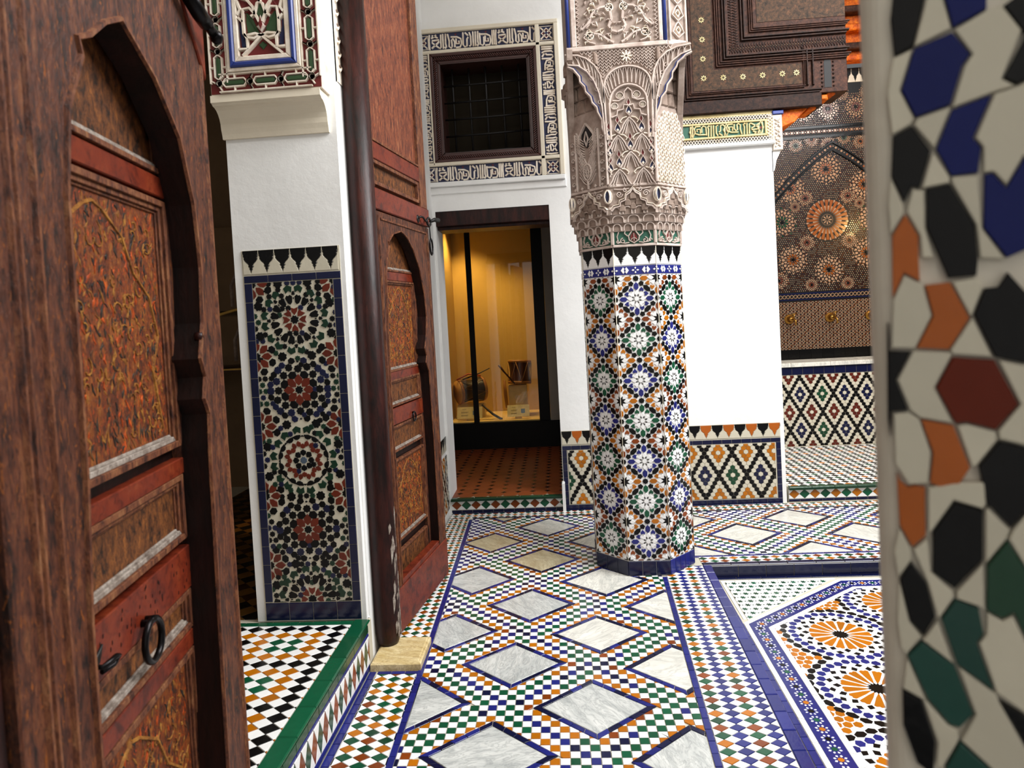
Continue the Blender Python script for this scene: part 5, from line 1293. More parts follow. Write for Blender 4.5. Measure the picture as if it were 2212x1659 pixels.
for zz in (0.0, .34):
    sym([(.02, 2.94+zz), (.05, 2.955+zz), (.085, 2.985+zz), (.12, 2.995+zz), (.15, 2.985+zz)], .020); sym([(.035, 3.11+zz), (.03, 3.07+zz), (.045, 3.03+zz), (.03, 3.005+zz), (.0, 2.995+zz)], .020)
    sym([(.05, 3.135+zz), (.09, 3.13+zz), (.13, 3.10+zz), (.155, 3.05+zz), (.19, 3.02+zz)], .020); sym([(.12, 2.94+zz), (.15, 2.95+zz), (.18, 2.975+zz), (.155, 3.02+zz)], .012); sym([(.0, 3.17+zz), (.03, 3.19+zz), (.02, 3.23+zz), (.05, 3.26+zz)], .014)
    for (x, z) in ((.038, 3.128), (.148, 2.985)):
        rng = arcpts(x, z+zz, .020, .020, 0, 2*PI*11/12, 11); sym([*rng, rng[0]], .009, 'stucco_pale'); 
        for sg in (-1, 1): bl_.prism(FB, ngon((CM+sg*x, z+zz), 10, .015), .002, .006, 'paint_black'); [rb.ribbon(FB, [(CM+sg*x-.014*math.cos(a), z+zz-.014*math.sin(a)), (CM+sg*x+.014*math.cos(a), z+zz+.014*math.sin(a))], .005, .004, .012, 'stucco_pale') for a in (PI/4, 3*PI/4)]
    for k in range(60):
        x = random.uniform(.008, .19); z = random.uniform(2.945, 3.25)+zz; a = random.uniform(0, 6.28); l = random.uniform(.018, .035)
        sym([(max(.004, x-l*.5*math.cos(a)), z-l*.5*math.sin(a)), (x+.006, z+.004), (min(.195, x+l*.5*math.cos(a+.7)), z+l*.5*math.sin(a+.7))], [.003, .011, .003], random.choice(['stucco', 'stucco_pale']))
d_ = Vector((.785-.662, .06, 0)).normalized(); FCh = Frame((.662, 3.70, 0), d_, Z, Vector((d_.y, -d_.x, 0)))
for k in range(5):
    z = 2.95+k*.09
    for sg in (-1, 1): rb.ribbon(FCh, [(.07, z), (.07+sg*.035, z+.03), (.07+sg*.02, z+.06), (.07, z+.085)], .010, 0, .012, 'stucco'); rb.ribbon(FCh, [(.07, z+.02), (.07+sg*.014, z+.04), (.07, z+.06)], .008, 0, .012, 'stucco_pale')
frame_strip(rb, FCh, .012, .128, 2.925, 3.7, .012, 0, .012, 'stucco', .003); rb.box(FCh, (-.002, .137), (2.905, 2.928), (-.02, .014), 'stucco', .004)
rb.build('carved_tracery', colm); gn.build('green_inlay', colm); rd.build('red_inlay', colm); cells.build('honeycomb_cell', colm, kind='stuff'); bl_.build('dark_inlay', colm)
# ------------------------------------------------------------------ carved cedar frieze above the right-hand opening
fz_ = thing('cedar_frieze', 'dark carved cedar frieze with nested mouldings and little painted flowers', 'woodwork', (1.5, 5.06, 2.9))
FZ = wall_frame(5.03)
mb = MB(); mb.box(FZ, (0.86, 2.168), (2.985, 4.2), (-0.30, 0.0), 'cedar', .004); mb.build('board', fz_)
mb = MB(); mb.box(FZ, (0.86, 1.98), (2.893, 2.987), (-0.30, 0.012), 'cedar_dark', .005)
mb.prism(FZ, [(1.60, 2.895), (1.60, 2.987), (1.98, 2.987), (1.85, 2.935), (1.74, 2.90)], -.30, .011, 'cedar_dark'); mb.build('beam', fz_)
def moulding(pts, r, mat, name, n=3):
    m = MB()
    for k in range(n): m.ribbon(FZ, [(p[0]+k*r*1.6*p[2], p[1]+k*r*1.6*p[3]) for p in pts], r*1.7, 0, r*(1.6-.3*k), mat, taper=.4)
    m.build(name, fz_)
# each path: (x, z, step in x, step in z) so repeats run parallel
moulding([(1.005, 4.2, 1, 1), (1.005, 2.995, 1, 1), (1.965, 2.995, 1, 1)], .011, 'cedar_dark', 'rope_moulding', 2); moulding([(1.045, 4.2, 1, 1), (1.045, 3.035, 1, 1), (1.86, 3.035, 1, 1), (1.86, 3.32, 1, 1)], .007, 'cedar', 'moulding', 2)
moulding([(1.245, 4.2, 1, 1), (1.245, 3.225, 1, 1), (2.165, 3.225, 1, 1)], .010, 'cedar', 'moulding', 3); moulding([(1.30, 4.2, 1, 1), (1.30, 3.275, 1, 1), (2.165, 3.275, 1, 1)], .012, 'cedar_dark', 'rope_moulding', 2)
moulding([(1.43, 4.2, 1, 1), (1.43, 3.40, 1, 1), (2.165, 3.40, 1, 1)], .013, 'cedar_dark', 'rope_moulding', 2); moulding([(1.49, 4.2, 1, 1), (1.49, 3.455, 1, 1), (2.165, 3.455, 1, 1)], .009, 'cedar', 'moulding', 3)
for xx in (1.885, 1.925): moulding([(xx, 3.30, 1, 0), (xx, 3.045, 1, 0)], .011, 'cedar_dark', 'rope_moulding', 1)
mb = MB()
mb.box(FZ, (1.075, 1.225), (3.06, 4.2), (0, .003), 'cedar_paint'); mb.box(FZ, (1.225, 1.845), (3.06, 3.205), (0, .003), 'cedar_paint'); mb.box(FZ, (1.545, 2.165), (3.52, 4.2), (0, .003), 'cedar_paint'); mb.build('painted_panel', fz_)
mb = MB()
for k in range(44):
    a, c = 1.345+k*.0195, 3.345
    if a < 2.16: mb.ribbon(FZ, [(a, c-.03), (a+.0195, c+.03)], .006, 0, .006, 'cedar_dark'); mb.ribbon(FZ, [(a+.0195, c-.03), (a, c+.03)], .006, 0, .006, 'cedar'); mb.prism(FZ, ngon((a, c), 6, .006), 0, .006, 'cedar_paint')
    z = 3.34+k*.0195; mb.ribbon(FZ, [(1.345, z), (1.405, z+.0195)], .006, 0, .006, 'cedar_dark'); mb.ribbon(FZ, [(1.405, z), (1.345, z+.0195)], .006, 0, .006, 'cedar')
mb.build('carved_band', fz_)
def flower(x, z):
    m = MB()
    for k in range(8):
        a = k*PI/4; m.prism(FZ, [(x+.005*math.cos(a), z+.005*math.sin(a)), (x+.016*math.cos(a-.3), z+.016*math.sin(a-.3)), (x+.023*math.cos(a), z+.023*math.sin(a)), (x+.016*math.cos(a+.3), z+.016*math.sin(a+.3))], .003, .006, 'stucco_yellow')
    m.prism(FZ, ngon((x, z), 6, .005), .003, .007, 'cedar_dark'); m.build('painted_flower', fz_)
for x, z in ((1.15, 3.15), (1.15, 3.29), (1.15, 3.43), (1.15, 3.57), (1.29, 3.145), (1.43, 3.14), (1.57, 3.14), (1.71, 3.14), (1.81, 3.14)): flower(x, z)
# small arched slot with beaded edge and stepped corbels tinted with lamp glow beside it
mb = MB(); mb.prism(FZ, [(2.005, 3.02), (2.055, 3.02), (2.055, 3.20)]+arcpts(2.03, 3.20, .025, .03, 0, PI, 6)+[(2.005, 3.20)], 0, .002, 'paint_black'); mb.build('arched_slot', fz_)
for k in range(18):
    t = k/17
    if t < .35: p = (1.99, 3.03+t/.35*.17)
    elif t > .65: p = (2.07, 3.20-(t-.65)/.35*.17)
    else: a = PI*(1-(t-.35)/.3); p = (2.03+.04*math.cos(a), 3.20+.045*math.sin(a))
    m = MB(); m.lathe(FZ.pt(p[0], p[1], 0), -Y, [(0, .008), (.005, .007), (.008, .002)], 'cedar_dark', 8); m.build('bead', fz_)
for k, (x, z, w_, h_) in enumerate(((1.985, 2.94, .05, .04), (2.03, 2.975, .06, .04), (2.09, 3.01, .07, .035), (1.90, 2.88, .05, .05))):
    m = MB(); m.box(FZ, (x, x+w_), (z, z+h_), (-.26, -.02), 'glow_tinted_wood', .008); m.build('stepped_corbel', fz_)
mb = MB(); mb.prism(FZ, [(1.70, 2.765), (1.71, 2.89), (1.90, 2.90), (1.86, 2.86), (1.80, 2.80)], -.30, -.04, 'glow_tinted_wood', .006); mb.build('stepped_corbel', fz_)
# upper right: deeper cedar boards with the warm lamp light in their colour
ub = MB(); ub.box(wall_frame(6.75), (2.55, 4.2), (3.80, 4.6), (-.1, .0), 'glow_tinted_wood'); ub.box(wall_frame(6.70), (2.55, 4.2), (3.76, 3.81), (-.1, .02), 'glow_tinted_wood', .006); ub.build('eaves_board', fz_)
for k in range(4):
    m = MB(); m.box(wall_frame(6.68), (2.6, 4.2), (3.86+k*.17, 3.92+k*.17), (-.1, .02+.01*k), 'glow_tinted_wood' if k % 2 else 'cedar', .008); m.build('eaves_moulding', fz_)
# ------------------------------------------------------------------ fountain wall in the alcove
ft = thing('wall_fountain', 'mosaic wall fountain with pointed arch and brass taps above a marble ledge', 'fountain', (2.7, 6.6, 0.112))
YF = 6.85; FW = wall_frame(YF)
mb = MB(); mb.box(FW, (1.9, 4.0), (0.85, 3.74), (-.15, 0), 'alcove_black'); mb.build('back_slab', ft)
mb = MB(); mb.box(wall_frame(6.455), (1.75, 4.0), (0.10, 0.90), (-.39, 0.0), 'grout'); mb.build('basin', ft)
F6 = wall_frame(6.455)
hx = hexes(rect(1.78, 3.35, 0.115, 0.79), 0.0340, lambda p, q: hex_diamonds(p, q, 'brown_red_glaze', ['navy_glaze', 'dark_green_glaze', 'navy_glaze']), 2.137, 0.435-.1705)
tiles(ft, F6, hx, 'hexagon_tile'); tiles(ft, F6, bricks(1.78, 3.35, 0.793, 0.868, 'navy_glaze', 0.10, 'x'), 'border_tile', h=.006, bev=.002)
for k in range(5):
    m = MB(); m.box(WF, (1.80+k*.36, 2.158+k*.36), (6.43, 6.80), (0.870, 0.907), 'white_marble', .005); m.build('marble_ledge', ft)
tiles(ft, FW, bricks(1.95, 3.6, 0.905, 1.0, 'black_glaze', 0.11, 'x'), 'border_tile')
# fine lower pattern, braid, and fields of rosettes (pieces a few pixels wide: joined geometry)
fin = MB()
FWm = FW.at(0, 0, 0.0)
def add_pieces(items, hide=None, h=.003):
    for p, m in items:
        c = centroid(clean(p)) if len(p) > 2 else (0, 0)
        if hide and hide(*c): continue
        q = clean(p)
        if len(q) > 2: fin.prism(FW, q, 0, h, m, 0, bottom=False)
pt = .0345
for j in range(15):
    for i in range(-4, 45):
        x, z = 2.12+i*pt, 1.018+j*pt*.92
        if x > 3.45 or z > 1.485: continue
        m = ['alcove_cream', 'alcove_cream', 'alcove_brown'][(i+2*j) % 3]
        for k in range(6):
            a = k*PI/3+(j % 2)*PI/6; c = (x+.0115*math.cos(a), z+.0115*math.sin(a)); add_pieces([(ngon(c, 4, .0056, a), 'alcove_cream' if k % 3 else m)])
        if (i+j) % 2: add_pieces([(ngon((x+pt/2, z+pt*.46), 5, .0042), 'brown_red_glaze')])
for i in range(40):          # braid of two strands
    x = 2.1+i*.036
    fin.ribbon(FW, [(x, 1.53), (x+.009, 1.543), (x+.018, 1.548), (x+.027, 1.543), (x+.036, 1.53)], .006, 0, .003, 'alcove_cream'); fin.ribbon(FW, [(x, 1.53), (x+.009, 1.517), (x+.018, 1.512), (x+.027, 1.517), (x+.036, 1.53)], .006, 0, .003, 'alcove_cream')
def fine_ros(c, R, kind):
    s = lambda hf: [(r*R, t) for r, t in hf]; o = []
    core = {0: 'alcove_brown', 1: 'brown_red_glaze', 2: 'dark_green_glaze'}[kind]
    o += [(star(c, 10, .14*R, .08*R), 'black_glaze')]+ring(c, 10, s([(.17, 0), (.24, .6), (.36, .5), (.38, 0)]), core)+ring(c, 10, s([(.22, 0), (.40, .22), (.46, 0)]), 'alcove_cream', .5)
    o += ring(c, 10, s([(.40, 0), (.47, .42), (.55, .36), (.58, 0)]), 'alcove_cream')+ring(c, 10, s([(.52, 0), (.60, .42), (.70, .36), (.72, 0)]), 'alcove_cream', .5)
    o += ring(c, 10, s([(.62, 0), (.68, .30), (.76, .28), (.80, 0)]), 'alcove_cream')+ring(c, 10, s([(.76, 0), (.84, .28), (.92, .44), (.86, 0)]), 'alcove_cream', .5)+ring(c, 10, s([(.86, 0), (.90, .16), (.97, .12), (1.0, 0)]), core if kind else 'alcove_cream', 0)
    return o
pcs = []
c0 = (2.705, 2.275)
sun = ring(c0, 24, [(.078, 0), (.10, .5), (.185, .62), (.20, .45), (.197, 0)], 'alcove_brown')+ring(c0, 24, [(.075, 0), (.135, .40), (.142, 0)], 'alcove_cream', .5)+ring(c0, 24, [(.17, 0), (.198, .36), (.207, 0)], 'alcove_cream', .5)
sun += [(p, m) for p, m in ring(c0, 8, [(.008, 0), (.03, .5), (.042, .3), (.046, 0)], 'alcove_cream')]+ring(c0, 28, [(.050, 0), (.054, .7), (.056, 0)], 'alcove_cream')
ctr = [(2.71, 2.775, .155, 0), (2.36, 2.60, .15, 0), (3.07, 2.60, .15, 0), (2.27, 2.275, .15, 2), (3.14, 2.275, .15, 2), (2.36, 1.90, .15, 0), (2.705, 1.78, .15, 0), (3.07, 1.93, .15, 0), (2.50, 2.50, .085, 1), (2.91, 2.50, .085, 1), (2.50, 2.06, .085, 1), (2.91, 2.06, .085, 1), (2.40, 2.42, .06, 1), (3.02, 2.42, .06, 1), (2.22, 1.70, .10, 1), (3.2, 1.70, .1, 1), (2.53, 1.64, .075, 1), (2.88, 1.64, .075, 1)]
for x, z, R, k in ctr: pcs += fine_ros((x, z), R, k)
for i in range(12): pcs += fine_ros((2.12+i*.155, 3.02+.05*(i % 2)), .075, i % 3)
for i in range(7): pcs += fine_ros((2.25+i*.25+(.02 if i % 2 else 0), 3.36), .12, 1); 
for i in range(7): pcs += fine_ros((2.13+i*.25, 3.50), .08, 0)
fl2 = []
for j in range(0, 104):
    for i in range(0, 84):
        c = (2.02+i*.0195+.00975*(j % 2), 1.585+j*.0185)
        if c[0] > 3.5: continue
        fl2.append((ngon(c, 4, .0052, PI/4*(j % 2)), random.choice(['alcove_cream']*5+['brown_red_glaze', 'alcove_brown'])))
def arch_z(x, r=0.0):
    d = abs(x-2.775); return 2.955+r-0.62*d-0.42*d*d if d < .9 else 2.0
def on_band(x, z): return (arch_z(x)-.012 < z < arch_z(x, .085)+.01 and z > 2.2) or 3.085 < z < 3.20
add_pieces(sun)
fl2 = [q for q in fl2 if math.dist(centroid(q[0]), c0) > .215]
add_pieces(keep_apart(pcs+fl2, rect(2.02, 3.55, 1.58, 3.57), .82), on_band)
for k in range(60):           # beads along the arch band and the straight band
    x = 2.06+k*.026
    z = arch_z(x)+.045
    if z < 3.06: add_pieces([(ngon((x, z), 8 if k % 2 else 4, .011 if k % 2 else .007), 'alcove_cream' if k % 3 else 'alcove_brown')], h=.004)
    add_pieces([(ngon((x, 3.145), 8 if k % 2 else 4, .012 if k % 2 else .008), 'alcove_cream')], h=.004); add_pieces([(ngon((x+.013, 3.145+s), 3, .006, PI/2*s*50), 'alcove_brown') for s in (-.012, .012)], h=.004)
fin.build('fine_mosaic', ft, kind='stuff')
bd = MB()
for r0, r1 in ((-.004, .012), (.072, .092)):
    pts = [(x/100, arch_z(x/100, (r0+r1)/2)) for x in range(200, 356, 3)]; bd.ribbon(FW, pts, .020, 0, .012, 'black_glaze')
bd.box(FW, (2.02, 3.55), (3.082, 3.108), (0, .008), 'black_glaze'); bd.box(FW, (2.02, 3.55), (3.178, 3.20), (0, .008), 'black_glaze'); bd.box(FW, (2.02, 3.55), (1.495, 1.506), (0, .004), 'navy_glaze'); bd.box(FW, (2.02, 3.55), (1.554, 1.566), (0, .004), 'navy_glaze'); bd.build('black_band', ft)
tiles(ft, FW, merlons(2.40, 3.50, 3.60, 3.735, 15, 'black_glaze', 'cream_glaze'), 'merlon_tile')
for x in (2.302, 2.697, 3.085):
    m = MB(); c = Vector((x, YF, 1.31))
    m.lathe(c, -Y, [(0, .05), (.008, .05), (.012, .036), (.02, .03), (.05, .02), (.06, .024), (.07, .018)], 'brass', 16)
    m.tube([c+Vector((.0, -.06, 0)), c+Vector((.012, -.10, .0)), c+Vector((.02, -.12, -.015)), c+Vector((.022, -.122, -.06))], .009, 'brass', 8); m.tube([c+Vector((.012, -.10, 0)), c+Vector((.014, -.10, .05))], .006, 'brass', 6); m.tube([c+Vector((-.01, -.10, .05)), c+Vector((.04, -.10, .052))], .006, 'brass', 6); m.build('tap', ft)
# returns of the alcove
mb = MB(); mb.box(WF, (1.40, 1.66), (5.343, 7.0), (0.113, 4.6), 'white_plaster'); mb.build('wall_alcove', None, kind='structure')
mb = MB(); mb.box(WF, (3.62, 3.8), (5.0, 7.0), (0.0, 4.6), 'grey_plaster'); mb.build('wall_alcove', None, kind='structure')
# ------------------------------------------------------------------ painted door leaves
def door_frame(o, yaw): return Frame(o, (math.sin(yaw), math.cos(yaw), 0), Z, (math.cos(yaw), -math.sin(yaw), 0))
def two_sided(mb, F, outer_l, outer_r, z0, z1, left, right, apex, h0, h1, mat, bev=.003):
    """front board round an arched opening, as two mirrored halves meeting above the apex"""
    mb.prism(F, [(outer_l, z0), (left[0][0], z0)]+left+[apex, (apex[0], z1), (outer_l, z1)], h0, h1, mat, bev)
    mb.prism(F, [(outer_r, z0), (outer_r, z1), (apex[0], z1), apex]+right[::-1]+[(right[0][0], z0)], h0, h1, mat, bev)
def lining(door, F, left, right, apex, h0, h1, mat):  # added inner skin, dark red-brown with the reveal's lack of light in it
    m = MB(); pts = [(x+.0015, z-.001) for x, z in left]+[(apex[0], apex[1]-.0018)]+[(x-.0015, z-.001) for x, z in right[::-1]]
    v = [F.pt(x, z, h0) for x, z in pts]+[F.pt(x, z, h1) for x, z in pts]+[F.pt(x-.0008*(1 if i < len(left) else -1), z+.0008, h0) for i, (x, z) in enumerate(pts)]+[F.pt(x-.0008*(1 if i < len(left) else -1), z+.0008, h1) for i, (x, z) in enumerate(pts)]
    n = len(pts); m.add(v, [(i, i+1, n+i+1, n+i) for i in range(n-1)]+[(2*n+i+1, 2*n+i, 3*n+i, 3*n+i+1) for i in range(n-1)]+[(n+i, n+i+1, 3*n+i+1, 3*n+i) for i in range(n-1)], mat); m.build('shade_lining', door)
def strip(mb, F, s0, s1, z0, z1, h0, h1, mat, bev=.003): mb.box(F, (s0, s1), (z0, z1), (h0, h1), mat, bev)
def panel(door, F, s0, s1, z0, z1, d, mat='panel_wood', mold=.022, name='panel', ledge=True, carve=None):
    """sunk panel with moulded frame; the lower moulding is pale grey"""
    m = MB(); m.box(F, (s0, s1), (z0, z1), (d-.02, d-.012), mat); o = m.build(name, door)
    m = MB()
    a, b_ = (s0-mold, z0-mold), (s1+mold, z1+mold)
    q = [(a[0], a[1]), (b_[0], a[1]), (b_[0], b_[1]), (a[0], b_[1])]; r = [(s0, z0), (s1, z0), (s1, z1), (s0, z1)]
    for i in range(4):
        mat_ = 'pale_grey_wood' if (i == 0 and ledge) else 'old_wood_light'
        for t0, t1, hh in ((0, .45, d+.003), (.45, .8, d-.003), (.8, 1.0, d-.008)):
            L = lambda P, Q, t: (P[0]+(Q[0]-P[0])*t, P[1]+(Q[1]-P[1])*t)
            m.prism(F, [L(q[i], r[i], t0), L(q[(i+1) % 4], r[(i+1) % 4], t0), L(q[(i+1) % 4], r[(i+1) % 4], t1), L(q[i], r[i], t1)], d-.015, hh, mat_ if t0 > .3 or i else 'old_wood_light', .001)
    m.build('moulding', door)
    if carve:
        m = MB(); cxs = (s0+s1)/2; w_ = (s1-s0)/2; hz = z1-z0
        out = [(cxs-w_*.9, z0+hz*.04), (cxs-w_*.78, z0+hz*.30), (cxs-w_*.92, z0+hz*.45), (cxs-w_*.80, z0+hz*.62), (cxs-w_*.55, z0+hz*.72), (cxs-w_*.40, z0+hz*.86), (cxs-w_*.12, z0+hz*.95), (cxs, z0+hz*.97)]
        m.ribbon(F, out, .007, d-.012, d-.009, 'gold_line'); m.ribbon(F, [(2*cxs-x, z) for x, z in out], .007, d-.012, d-.009, 'gold_line')
        for k in range(620):
            x = cxs+random.uniform(-.95, .95)*w_; z = z0+hz*random.uniform(.02, .98); a = random.uniform(.9, 2.3); l = random.uniform(.005, .015); b_ = a+random.uniform(-.9, .9)
            m.ribbon(F, [(x-l*math.cos(a), z-l*math.sin(a)), (x, z), (x+l*math.cos(b_), z+l*math.sin(b_))], [.001, random.uniform(.004, .009), .001], d-.012, d-.0106-random.random()*.0008, random.choice(['gold_line', 'gold_line', 'rust_flake', 'panel_wood', 'dark_flake', 'dark_flake']))
        for k in range(40):
            x = random.uniform(.05, .9)*w_; z = z0+hz*random.uniform(.06, .94); l = random.uniform(.010, .022); a = random.uniform(0, 6.28)
            for sg in (-1, 1): m.ribbon(F, [(cxs+sg*(x+l*(1-q*.12)*math.cos(a+q*.6)), z+l*(1-q*.12)*math.sin(a+q*.6)) for q in range(7)], .0032, d-.012, d-.0100, 'gold_line')
        m.build('carving', door)
wood('dark_flake', [(22, 20, 20), (40, 34, 28), (54, 44, 34), (70, 54, 40)], (8, 8, 4), .3, .5)
wood('rust_flake', [(110, 44, 14), (156, 62, 18), (176, 72, 20), (190, 88, 30)], (8, 8, 4), .3, .5)
def ring_handle(door, F, s, z, R, r, h=.0, scale=1.0):
    m = MB(); m.tube([F.pt(s-R*.22, z, h), F.pt(s-R*.2, z, h+R*.35), F.pt(s, z+R*.1, h+R*.45), F.pt(s+R*.2, z, h+R*.35), F.pt(s+R*.22, z, h)], r*1.15, 'iron', 8); k = m.build('staple', door)
    pts = [F.pt(s+R*math.cos(a)*.92, z-R*.93+R*math.sin(a), h+R*.40) for a in [2*PI*q/24 for q in range(24)]]
    m = MB(); m.tube(pts, r, 'iron', 10, True); m.build('ring_handle', door)
# ---- far leaf: stands open beside the pillar, seen at a slant
d2 = thing('door_2', 'tall carved red-brown door leaf standing open beside the white pillar', 'door', (-0.822, 3.003, 0.0), kind='structure')
F2_ = door_frame((-0.822, 3.003, 0.0), 0.1413)
left = [(.105, .245), (.105, 1.20), (.13, 1.72), (.155, 1.80), (.195, 1.868), (.185, 1.885), (.25, 1.93)]
right = [(.674, .245), (.676, .80), (.660, 1.215), (.618, 1.268), (.634, 1.305), (.612, 1.345), (.648, 1.42), (.668, 1.52), (.655, 1.64), (.60, 1.78), (.52, 1.875), (.43, 1.935)]
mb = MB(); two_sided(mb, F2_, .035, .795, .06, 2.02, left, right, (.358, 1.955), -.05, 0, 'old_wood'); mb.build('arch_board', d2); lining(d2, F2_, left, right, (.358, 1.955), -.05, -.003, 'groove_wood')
mb = MB(); mb.prism(F2_, [(.035, .03), (.795, .03), (.795, .235), (.035, .235)], -.055, .004, 'red_paint', .004); mb.build('bottom_rail', d2)
mb = MB(); mb.prism(F2_, [(.095, 0.235), (.095, .26), (.80, .26), (.80, .235)], -.045, -.002, 'red_paint', .003); mb.build('sill_ledge', d2)
mb = MB()
for a, b_ in ((left, False), (right, True)):
    mb.ribbon(F2_, a+[(.358, 1.955)], .008, 0, .005, 'old_wood_light')
mb.ribbon(F2_, [(.075, .25), (.075, 2.0)], .012, 0, .006, 'old_wood_light'); mb.ribbon(F2_, [(.755, .25), (.755, 2.0)], .010, 0, .005, 'old_wood_light'); mb.ribbon(F2_, [(.10, 1.985), (.74, 1.985)], .012, 0, .006, 'old_wood_light'); mb.build('arch_moulding', d2)
DR = -.05
wk = MB(); wk.box(F2_, (.10, .80), (.05, 2.0), (DR-.03, DR-.021), 'groove_wood'); wk.build('backing', d2)
wk = MB()
for z0_, z1_ in ((1.708, 1.752), (1.205, 1.25), (.150, .19)): wk.box(F2_, (.195, .70), (z0_, z1_), (DR-.02, DR), 'red_paint', .002)
wk.build('wicket_rail', d2)
wk = MB()
for s0, s1 in ((.175, .222), (.645, .70)): wk.box(F2_, (s0, s1), (.05, 1.95), (DR-.02, DR+.001), 'old_wood', .002)
wk.build('wicket_stile', d2)
wk = MB(); wk.box(F2_, (.2, .685), (.985, 1.068), (DR-.02, DR+.002), 'red_paint', .002); wk.build('wicket_band', d2)
panel(d2, F2_, .245, .615, 1.272, 1.685, DR, 'carved_paint', .022, carve=True)
panel(d2, F2_, .245, .62, 1.775, 1.95, DR, 'panel_wood'); panel(d2, F2_, .245, .62, 1.098, 1.188, DR); panel(d2, F2_, .245, .62, .872, .958, DR); panel(d2, F2_, .25, .62, .43, .79, DR, 'carved_paint', carve=True); panel(d2, F2_, .245, .60, .215, .34, DR)
mb = MB(); mb.box(F2_, (-.09, .80), (2.025, 2.125), (-.05, .006), 'red_paint', .004); mb.build('cross_band', d2)
mb = MB(); mb.box(F2_, (-.02, .068), (2.125, 4.4), (-.05, 0), 'old_wood', .004); mb.build('upper_stile', d2)
mb = MB(); mb.box(F2_, (.695, .795), (2.125, 4.4), (-.05, 0), 'old_wood_light', .004); mb.build('upper_stile', d2)
mb = MB(); mb.box(F2_, (.06, .70), (2.265, 2.345), (-.045, -.004), 'red_paint', .003); mb.build('upper_rail', d2)
wood('upper_paint', [(58, 30, 22), (98, 50, 34), (116, 62, 40), (140, 88, 58)], (12, 12, 3.5), .5, .55, (150, 76, 38))
mb = MB(); mb.box(F2_, (.06, .70), (2.345, 4.4), (-.045, -.020), 'upper_paint'); mb.build('upper_panel', d2)
mb = MB(); mb.box(F2_, (.06, .70), (2.125, 2.265), (-.045, -.026), 'panel_wood'); mb.build('upper_panel', d2)
mb = MB(); frame_strip(mb, F2_, .062, .69, 2.145, 2.262, .018, -.03, -.006, 'old_wood_light', .002); mb.ribbon(F2_, [(.068, 2.352), (.69, 2.352)], .016, -.02, .0, 'old_wood_light'); mb.build('upper_moulding', d2)
mb = MB(); mb.lathe(F2_.pt(-.045, 0.035, -.02), Z, [(0, .045), (.02, .052), (.06, .058), (.10, .060), (4.4, .058)], 'dark_red_wood', 20); mb.build('hinge_post', d2)
mb = MB(); mb.box(F2_, (-.02, .035), (.03, 4.4), (-.052, -.004), 'dark_red_wood', .004); mb.build('hinge_stile', d2)
mb = MB()
for k in range(46):
    t = random.random(); an = random.uniform(-2.3, .3); z = .10+.55*random.random()**1.6; c = F2_.pt(-.045, z, -.02); r_ = .0605
    Fq = Frame(c+(F2_.u*math.cos(an)+F2_.n*math.sin(-an))*0, F2_.u, Z, F2_.n)
    d = (F2_.u*math.cos(an)-F2_.n*math.sin(an)); Fq = Frame(c+d*r_, Z.cross(d), Z, d); hh = random.uniform(.01, .05)
    mb.prism(Fq, [(-.004, -hh), (.005, -hh*.4), (.009, hh*.2), (.003, hh), (-.006, hh*.5)], -.003, .0006, 'pale_grey_wood')
mb.build('worn_patch', d2)
ring_handle(d2, F2_, .50, 1.012, .024, .0042, DR+.002)
# latch at the leaf's free edge
mb = MB(); mb.tube([F2_.pt(.60, 2.05, .006), F2_.pt(.615, 2.062, .022), F2_.pt(.64, 2.06, .026), F2_.pt(.66, 2.045, .03), F2_.pt(.69, 2.045, .03)], .006, 'dark_iron', 8); mb.lathe(F2_.pt(.61, 2.05, .0), F2_.n, [(0, .022), (.008, .022), (.012, .01)], 'dark_iron', 12); mb.build('latch', d2)
mb = MB(); mb.tube([F2_.pt(.72+.03*math.cos(a), 2.045+.022*math.sin(a), .03) for a in [2*PI*q/14 for q in range(14)]], .006, 'dark_iron', 8, True); mb.tube([F2_.pt(.745, 2.05, .03), F2_.pt(.79, 2.065, .04), F2_.pt(.83, 2.065, .05)], [.008, .012, .014], 'dark_iron', 8); mb.build('latch_hook', d2)
mb = MB(); mb.tube([F2_.pt(.755, 2.03, .02), F2_.pt(.76, 1.95, .02)], .004, 'dark_iron', 6); mb.tube([F2_.pt(.762+.022*math.cos(a), 1.91+.045*math.sin(a), .022) for a in [2*PI*q/18 for q in range(18)]], .005, 'iron', 8, True); mb.build('pull_ring', d2)
# stone pivot block
mb = MB(); mb.box(WF, (-0.884, -0.664), (2.78, 3.02), (-0.003, 0.032), 'cream_stone', .006); mb.box(WF, (-0.875, -0.676), (2.795, 3.01), (0.030, 0.036), 'cream_stone', .004)
o = mb.build('pivot_stone', None, 'worn cream marble pivot stone under the far door post', 'stone block')
# ---- near leaf at the left edge
d1 = thing('door_1', 'large carved wooden door leaf with iron ring filling the left edge', 'door', (-0.704, 1.043, 0.0), kind='structure')
F1_ = door_frame((-0.704, 1.043, 0.0), -0.16756)
left = [(-.175, .02), (-.168, 1.10), (-.152, 1.30), (-.148, 1.70), (-.128, 1.83), (-.080, 1.922), (-.088, 1.945), (-.052, 1.963), (0.0, 2.005)]
right = [(.300, .02), (.318, .70), (.326, .95), (.336, 1.25), (.345, 1.325), (.322, 1.36), (.337, 1.405), (.316, 1.445), (.342, 1.52), (.353, 1.64), (.338, 1.77), (.283, 1.897), (.18, 1.982)]
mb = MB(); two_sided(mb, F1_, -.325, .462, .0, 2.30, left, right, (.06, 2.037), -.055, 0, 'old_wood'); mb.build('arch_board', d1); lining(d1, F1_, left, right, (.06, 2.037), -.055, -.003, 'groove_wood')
mb = MB()
